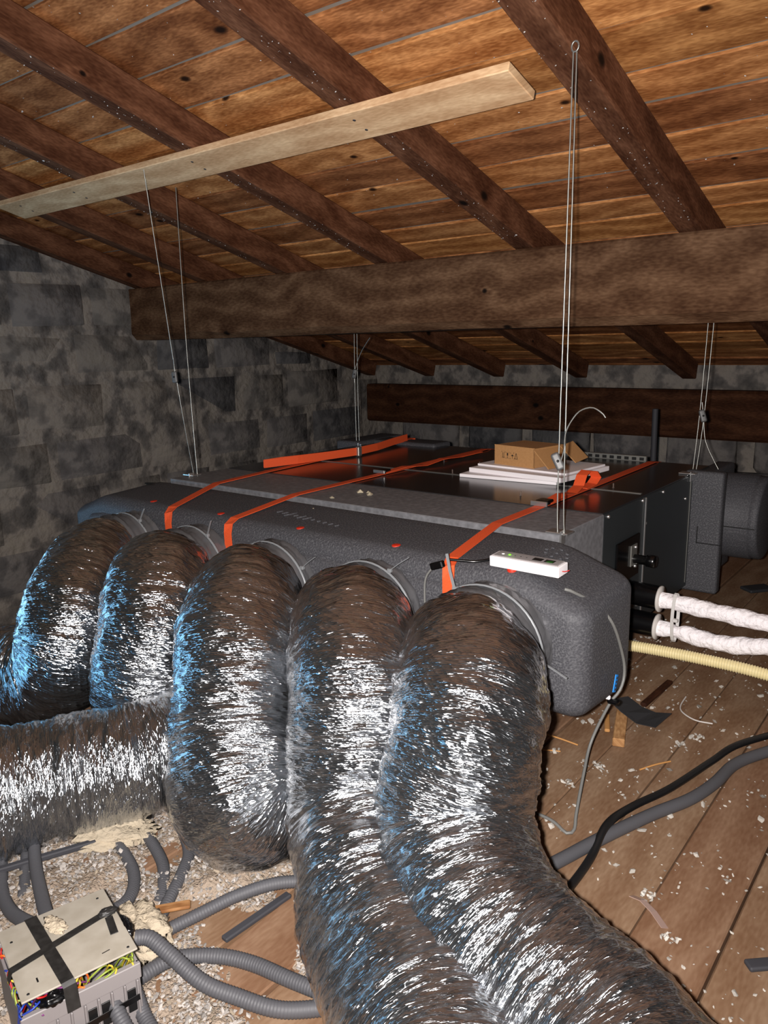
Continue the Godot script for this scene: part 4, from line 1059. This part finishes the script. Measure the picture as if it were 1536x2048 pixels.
func build_fluff() -> void:
	rng.seed = 17
	var meshes := []
	for i in 5: meshes.append(flake_mesh(1.0, rng.randf_range(0.35, 0.7)))
	var mask := noise(FastNoiseLite.TYPE_SIMPLEX_SMOOTH, 5.5, 3, FastNoiseLite.FRACTAL_FBM, 12)
	var spots := []
	var tries := 0
	while spots.size() < 13000 and tries < 90000:
		tries += 1
		var x := rng.randf_range(-1.50, -0.62)
		var z := rng.randf_range(-0.86, -0.22)
		# thick behind and beside the junction box, thinning towards the right
		var d := clampf((-0.80 - x) / 0.14, -1.0, 1.0)
		var m := mask.get_noise_2d(x, z) * 1.1 + d * 0.38 + 0.10
		if m < rng.randf_range(0.05, 0.35): continue
		var y := clampf(m, 0.0, 0.8) * 0.028 * rng.randf()
		var g := rng.randf_range(0.20, 0.46)
		var c := Color(g, g * 0.92, g * 0.85)
		if rng.randf() < 0.12: c = Color(g * 0.8, g * 0.66, g * 0.5)
		spots.append([Vector3(x, y + 0.002, z), rng.randf_range(0.0018, 0.0050), c, rand_basis()])
	scatter("loose_insulation", "loose whitish cellulose fluff heaped on the floor round the junction box", "insulation", meshes, spots)
	# the matted bed the flakes lie on
	var st := begin(true)
	var bed := noise(FastNoiseLite.TYPE_SIMPLEX_SMOOTH, 42.0, 3, FastNoiseLite.FRACTAL_FBM, 29)
	var hgt := func(i: int, j: int) -> Vector3:
		var x := -1.52 + i * 0.0075
		var z := -0.88 + j * 0.0075
		var m: float = mask.get_noise_2d(x, z) * 1.1 + clampf((-0.80 - x) / 0.14, -1.0, 1.0) * 0.38 + 0.10
		return Vector3(x, clampf(m - 0.22, -0.3, 0.7) * 0.022 + bed.get_noise_2d(x, z) * 0.007, z)
	for i in 122:
		for j in 90:
			var q := [hgt.call(i, j), hgt.call(i, j + 1), hgt.call(i + 1, j + 1), hgt.call(i + 1, j)]
			if maxf(maxf(q[0].y, q[1].y), maxf(q[2].y, q[3].y)) > 0.0005:
				tri(st, q[0], q[1], q[2])
				tri(st, q[0], q[2], q[3])
	var o := part("insulation_bed", done(st), M.bed, get_node("loose_insulation"))
	o.set_meta("kind", "stuff")
	spots = []
	var clump := noise(FastNoiseLite.TYPE_SIMPLEX_SMOOTH, 4.0, 2, FastNoiseLite.FRACTAL_FBM, 51)
	tries = 0
	while spots.size() < 1700 and tries < 40000:
		tries += 1
		var x := rng.randf_range(-0.95, -0.05)
		var z := rng.randf_range(-2.4, -0.75)
		if clump.get_noise_2d(x * 2.0, z * 1.3) < rng.randf_range(-0.35, 0.40): continue
		var g := rng.randf_range(0.28, 0.52)
		var s := rng.randf_range(0.0012, 0.0042)
		if rng.randf() < 0.08: s = rng.randf_range(0.005, 0.009)
		spots.append([Vector3(x, s * 0.4, z), s, Color(g, g * 0.93, g * 0.83), rand_basis()])
	for c in [Vector3(-0.345, 0.004, -1.098), Vector3(-0.288, 0.004, -1.03), Vector3(-0.44, 0.004, -1.66), Vector3(-0.455, 0.004, -1.61), Vector3(-0.485, 0.004, -1.02), Vector3(-0.30, 0.003, -0.945), Vector3(-0.25, 0.003, -0.93), Vector3(-0.57, 0.003, -1.42), Vector3(-0.59, 0.003, -1.32)]:
		for i in 16:
			var g := rng.randf_range(0.32, 0.55)
			spots.append([c + Vector3(rng.randf_range(-0.013, 0.013), rng.randf_range(0, 0.006), rng.randf_range(-0.013, 0.013)), rng.randf_range(0.002, 0.006), Color(g, g * 0.94, g * 0.85), rand_basis()])
	scatter("fluff_flakes", "scattered pale flakes of fluff on the bare floorboards at the right", "insulation", meshes, spots)
	# dust caught on the roof timbers
	spots = []
	for i in 750:
		var z := rng.randf_range(-2.25, -0.7)
		var x := rng.randf_range(-2.6, -0.3)
		var on_rafter := rng.randf() < 0.6
		if on_rafter: x = [-0.7315, -1.252, -1.84, -2.365][rng.randi() % 4] + rng.randf_range(-0.034, 0.034)
		var g := rng.randf_range(0.4, 0.75)
		spots.append([Vector3(x, rf(z, -0.001 if on_rafter else 0.093), z), rng.randf_range(0.0007, 0.0024) * (2.0 if rng.randf() < 0.06 else 1.0), Color(g, g * 0.97, g * 0.93), rand_basis()])
	scatter("roof_dust", "pale dust specks clinging to the rafters and roof boards", "dust", meshes, spots)

func build_junction_box() -> void:
	# local axes: x along the edge from the near left to the near right corner, z towards the viewer
	var o := Vector3(-0.871, 0.0, -0.411)
	var x := Vector3(0.036, 0, -0.134).normalized()
	var bs := Basis(x, Vector3.UP, x.cross(Vector3.UP))
	var b := thing("junction_box", "grey open junction box full of coloured wires, with black tape holding its loose lid", "junction box", o)
	b.basis = bs
	var W := 0.139
	var D := 0.142
	var off := Vector3(0, 0, -0.012)
	var nz := D / 2 - 0.012
	var body := part("box_body", cbox(Vector3(W + 0.004, 0.006, D + 0.002), 0.001), M.box_plastic, b, off + Vector3(0, 0.004, 0))
	for s in [-1.0, 1.0]:
		part("side_wall", cbox(Vector3(0.004, 0.100, D + 0.006), 0.001), M.box_plastic, b, off + Vector3(s * (W / 2), 0.052, 0))
		part("end_wall", cbox(Vector3(W + 0.004, 0.100, 0.004), 0.001), M.box_plastic, b, off + Vector3(0, 0.052, s * (D / 2 + 0.001)))
	# rim and ribs on the near wall
	part("rim", cbox(Vector3(W + 0.006, 0.022, 0.006), 0.001), M.box_plastic, b, off + Vector3(0, 0.091, D / 2 + 0.004))
	for k in 9:
		part("rib", cbox(Vector3(0.003, 0.068, 0.006), 0.001), M.box_plastic, b, off + Vector3(-W / 2 + 0.004 + k * 0.0165, 0.045, D / 2 + 0.005))
	for k in [1, 4, 5, 7]:
		part("knockout", cbox(Vector3(0.011, 0.034, 0.002), 0.0005), M.black, b, off + Vector3(-W / 2 + 0.0125 + k * 0.0165, 0.050, D / 2 + 0.0035))
	part("tape_band", cbox(Vector3(W * 0.75, 0.009, 0.001), 0.0002), M.gloss_black, b, off + Vector3(0.015, 0.052, D / 2 + 0.009), Basis(Vector3.BACK, 0.06))
	# lid lies on the wires
	var lid := part("lid", rbox(Vector3(-W / 2, -0.0015, -D / 2), Vector3(W / 2, 0.0015, D / 2), 0.0014, 0.05), M.box_lid, b, Vector3(0, 0.128, 0), Basis(Vector3.BACK, 0.0))
	for p in [Vector2(0.060, 0.062), Vector2(-0.060, 0.062), Vector2(0.056, -0.054), Vector2(-0.058, -0.040)]:
		part("screw_hole", lathe([Vector2(0, 0.0005), Vector2(0.0018, 0.0005), Vector2(0.0018, 0)], 10), M.black, lid, Vector3(p.x, 0.0014, p.y), Basis(Vector3.RIGHT, -PI / 2))
	part("lid_slit", cbox(Vector3(0.010, 0.0004, 0.0012), 0.0), M.black, lid, Vector3(0.035, 0.0016, 0.052), Basis(Vector3.UP, 0.1))
	part("lid_slit", cbox(Vector3(0.002, 0.0004, 0.008), 0.0), M.black, lid, Vector3(-0.046, 0.0016, 0.046))
	part("tape_band", band([Vector3(-0.028, -0.02, -D / 2 - 0.002), Vector3(-0.028, 0.0021, -D / 2), Vector3(-0.022, 0.0021, 0.01), Vector3(-0.017, 0.0021, D / 2), Vector3(-0.016, -0.002, D / 2 + 0.004), Vector3(-0.015, -0.035, D / 2 + 0.008)], [Vector3.RIGHT], 0.0155, 0.0008), M.tape, lid)
	part("tape_band", band([Vector3(-W / 2 - 0.004, -0.010, 0.012), Vector3(-W / 2, 0.0026, 0.012), Vector3(0.0, 0.0026, -0.004), Vector3(0.045, 0.003, -0.014), Vector3(W / 2, 0.003, -0.016), Vector3(W / 2 + 0.004, -0.012, -0.014)], [Vector3.BACK], 0.011, 0.0008), M.tape, lid)
	part("tape_band", cbox(Vector3(0.010, 0.0008, 0.036), 0.0002), M.tape, lid, Vector3(0.055, 0.0035, 0.012), Basis(Vector3.UP, -0.1))
	part("tape_lump", lump_mesh(Vector3(0.013, 0.005, 0.007), 9, 0.3), M.tape, lid, Vector3(0.058, 0.005, -0.014))
	part("tape_lump", lump_mesh(Vector3(0.007, 0.008, 0.020), 12, 0.3), M.gloss_black, lid, Vector3(W / 2 + 0.003, -0.005, 0.014))
	part("tape_lump", lump_mesh(Vector3(0.016, 0.008, 0.010), 13, 0.35), M.gloss_black, b, Vector3(-0.034, 0.108, nz + 0.002))
	# wires bulging out between box and lid
	rng.seed = 33
	var kinds := ["red", "orange", "yellow", "blue", "green", "violet", "orange", "red", "blue"]
	for k in 46:
		var along := rng.randf_range(-W / 2, W / 2)
		var near := k < 32
		var kind: String = kinds[rng.randi() % kinds.size()]
		if near:
			var t := along / W + 0.5
			kind = (["red", "blue", "violet", "red"] if t < 0.35 else ["orange", "orange", "yellow", "red"] if t < 0.62 else ["yellow", "green", "green"])[rng.randi() % 3]
		var a := rng.randf_range(-0.03, 0.03)
		var y := rng.randf_range(0.088, 0.116)
		var pts := []
		if near: pts = [Vector3(along, 0.07, nz - 0.035), Vector3(along + a * 0.5, y, nz - 0.006), Vector3(along + a, y + 0.004, nz + rng.randf_range(-0.002, 0.008)), Vector3(along + a * 1.8, y - 0.010, nz - 0.006), Vector3(along + a * 2.2, 0.07, nz - 0.02)]
		else: pts = [Vector3(-W / 2 + 0.03, 0.07, along), Vector3(-W / 2 + 0.006, y, along + a * 0.5), Vector3(-W / 2 - rng.randf_range(0.0, 0.003), y + 0.001, along + a), Vector3(-W / 2 + 0.004, 0.075, along + a * 2.0)]
		for q in pts.size(): pts[q] = pts[q].clamp(Vector3(-W / 2 - 0.002, 0, -D / 2), Vector3(W / 2 - 0.006, 1, D / 2))
		part("wire", tube(pts, 0.0013, 6, 0.006), M["wire_" + kind], b)

func _ready() -> void:
	# camera
	var cam := Camera3D.new()
	cam.name = "camera"
	cam.fov = 67.23
	cam.near = 0.01
	cam.basis = Basis(Vector3.UP, deg_to_rad(38.5)) * Basis(Vector3.RIGHT, deg_to_rad(-12.3)) * Basis(Vector3.BACK, deg_to_rad(-1.2))
	cam.position = Vector3(0, 0.88, 0)
	add_child(cam)
	# night outside; the attic is closed
	var we := WorldEnvironment.new()
	we.name = "environment"
	var env := Environment.new()
	env.background_mode = Environment.BG_COLOR
	env.background_color = Color(0.02, 0.03, 0.05)
	env.tonemap_mode = Environment.TONE_MAPPER_LINEAR
	env.tonemap_exposure = 1.0
	env.sdfgi_enabled = true
	env.ssao_enabled = true
	env.ssil_enabled = true
	we.environment = env
	add_child(we)
	# the phone's flash, a little left of its lens
	var flash := SpotLight3D.new()
	flash.name = "flash_light"
	flash.light_color = Color(1.0, 0.975, 0.96)
	flash.light_energy = 5.2
	flash.light_size = 0.006
	flash.spot_range = 30.0
	flash.spot_attenuation = 2.0
	flash.spot_angle = 64.0
	flash.spot_angle_attenuation = 1.0
	flash.shadow_enabled = true
	flash.transform = Transform3D(cam.basis, cam.position + cam.basis * Vector3(-0.03, 0.006, 0.0))
	add_child(flash)
	# blue light from the unseen gable window, placed to tint the ducts
	var win_lamp := AreaLight3D.new()
	win_lamp.name = "unseen_window_light"
	win_lamp.light_color = Color(0.55, 0.80, 0.97)
	win_lamp.light_energy = 0.75
	win_lamp.area_size = Vector2(0.99, 0.44)
	win_lamp.area_range = 30.0
	win_lamp.area_attenuation = 2.0
	win_lamp.shadow_enabled = true
	win_lamp.position = Vector3(-3.40, 0.33, -0.275)
	win_lamp.rotation = Vector3(0, -PI / 2, 0)
	add_child(win_lamp)
	# blue light from the unseen floor hatch, placed for the lower left ducts
	var up := AreaLight3D.new()
	up.name = "unseen_hatch_light"
	up.light_color = Color(0.50, 0.78, 0.97)
	up.light_energy = 0.75
	up.area_size = Vector2(0.58, 0.58)
	up.area_range = 30.0
	up.area_attenuation = 2.0
	up.shadow_enabled = true
	up.position = Vector3(-2.2, 0.034, -0.12)
	up.rotation = Vector3(PI / 2, 0, 0)
	add_child(up)
	make_materials()
	build_room()
	build_unit()
	build_ducts()
	build_straps()
	build_wires()
	# pale batten screwed under the rafters
	var tilt := Basis(Vector3.RIGHT, -atan(RS))
	var bt := thing("timber_batten", "pale new timber batten fixed across the undersides of the rafters", "batten", Vector3(-1.875, rf(-1.51, -0.0115), -1.51))
	bt.basis = Basis(Vector3.UP, -0.006) * tilt
	part("board", cbox(Vector3(2.11, 0.020, 0.112), 0.002, Vector2(0.1, 0.1)), M.batten, bt)
	for k in 4:
		for s in [-0.02, 0.025]: part("screw", lathe([Vector2(0, 0.001), Vector2(0.004, 0.0008), Vector2(0.004, 0)], 10), M.slate, bt, Vector3([-0.93, -0.575, 0.04, 0.635][k], -0.0098, s), Basis(Vector3.RIGHT, PI / 2))
	build_on_unit()
	build_floor_things()
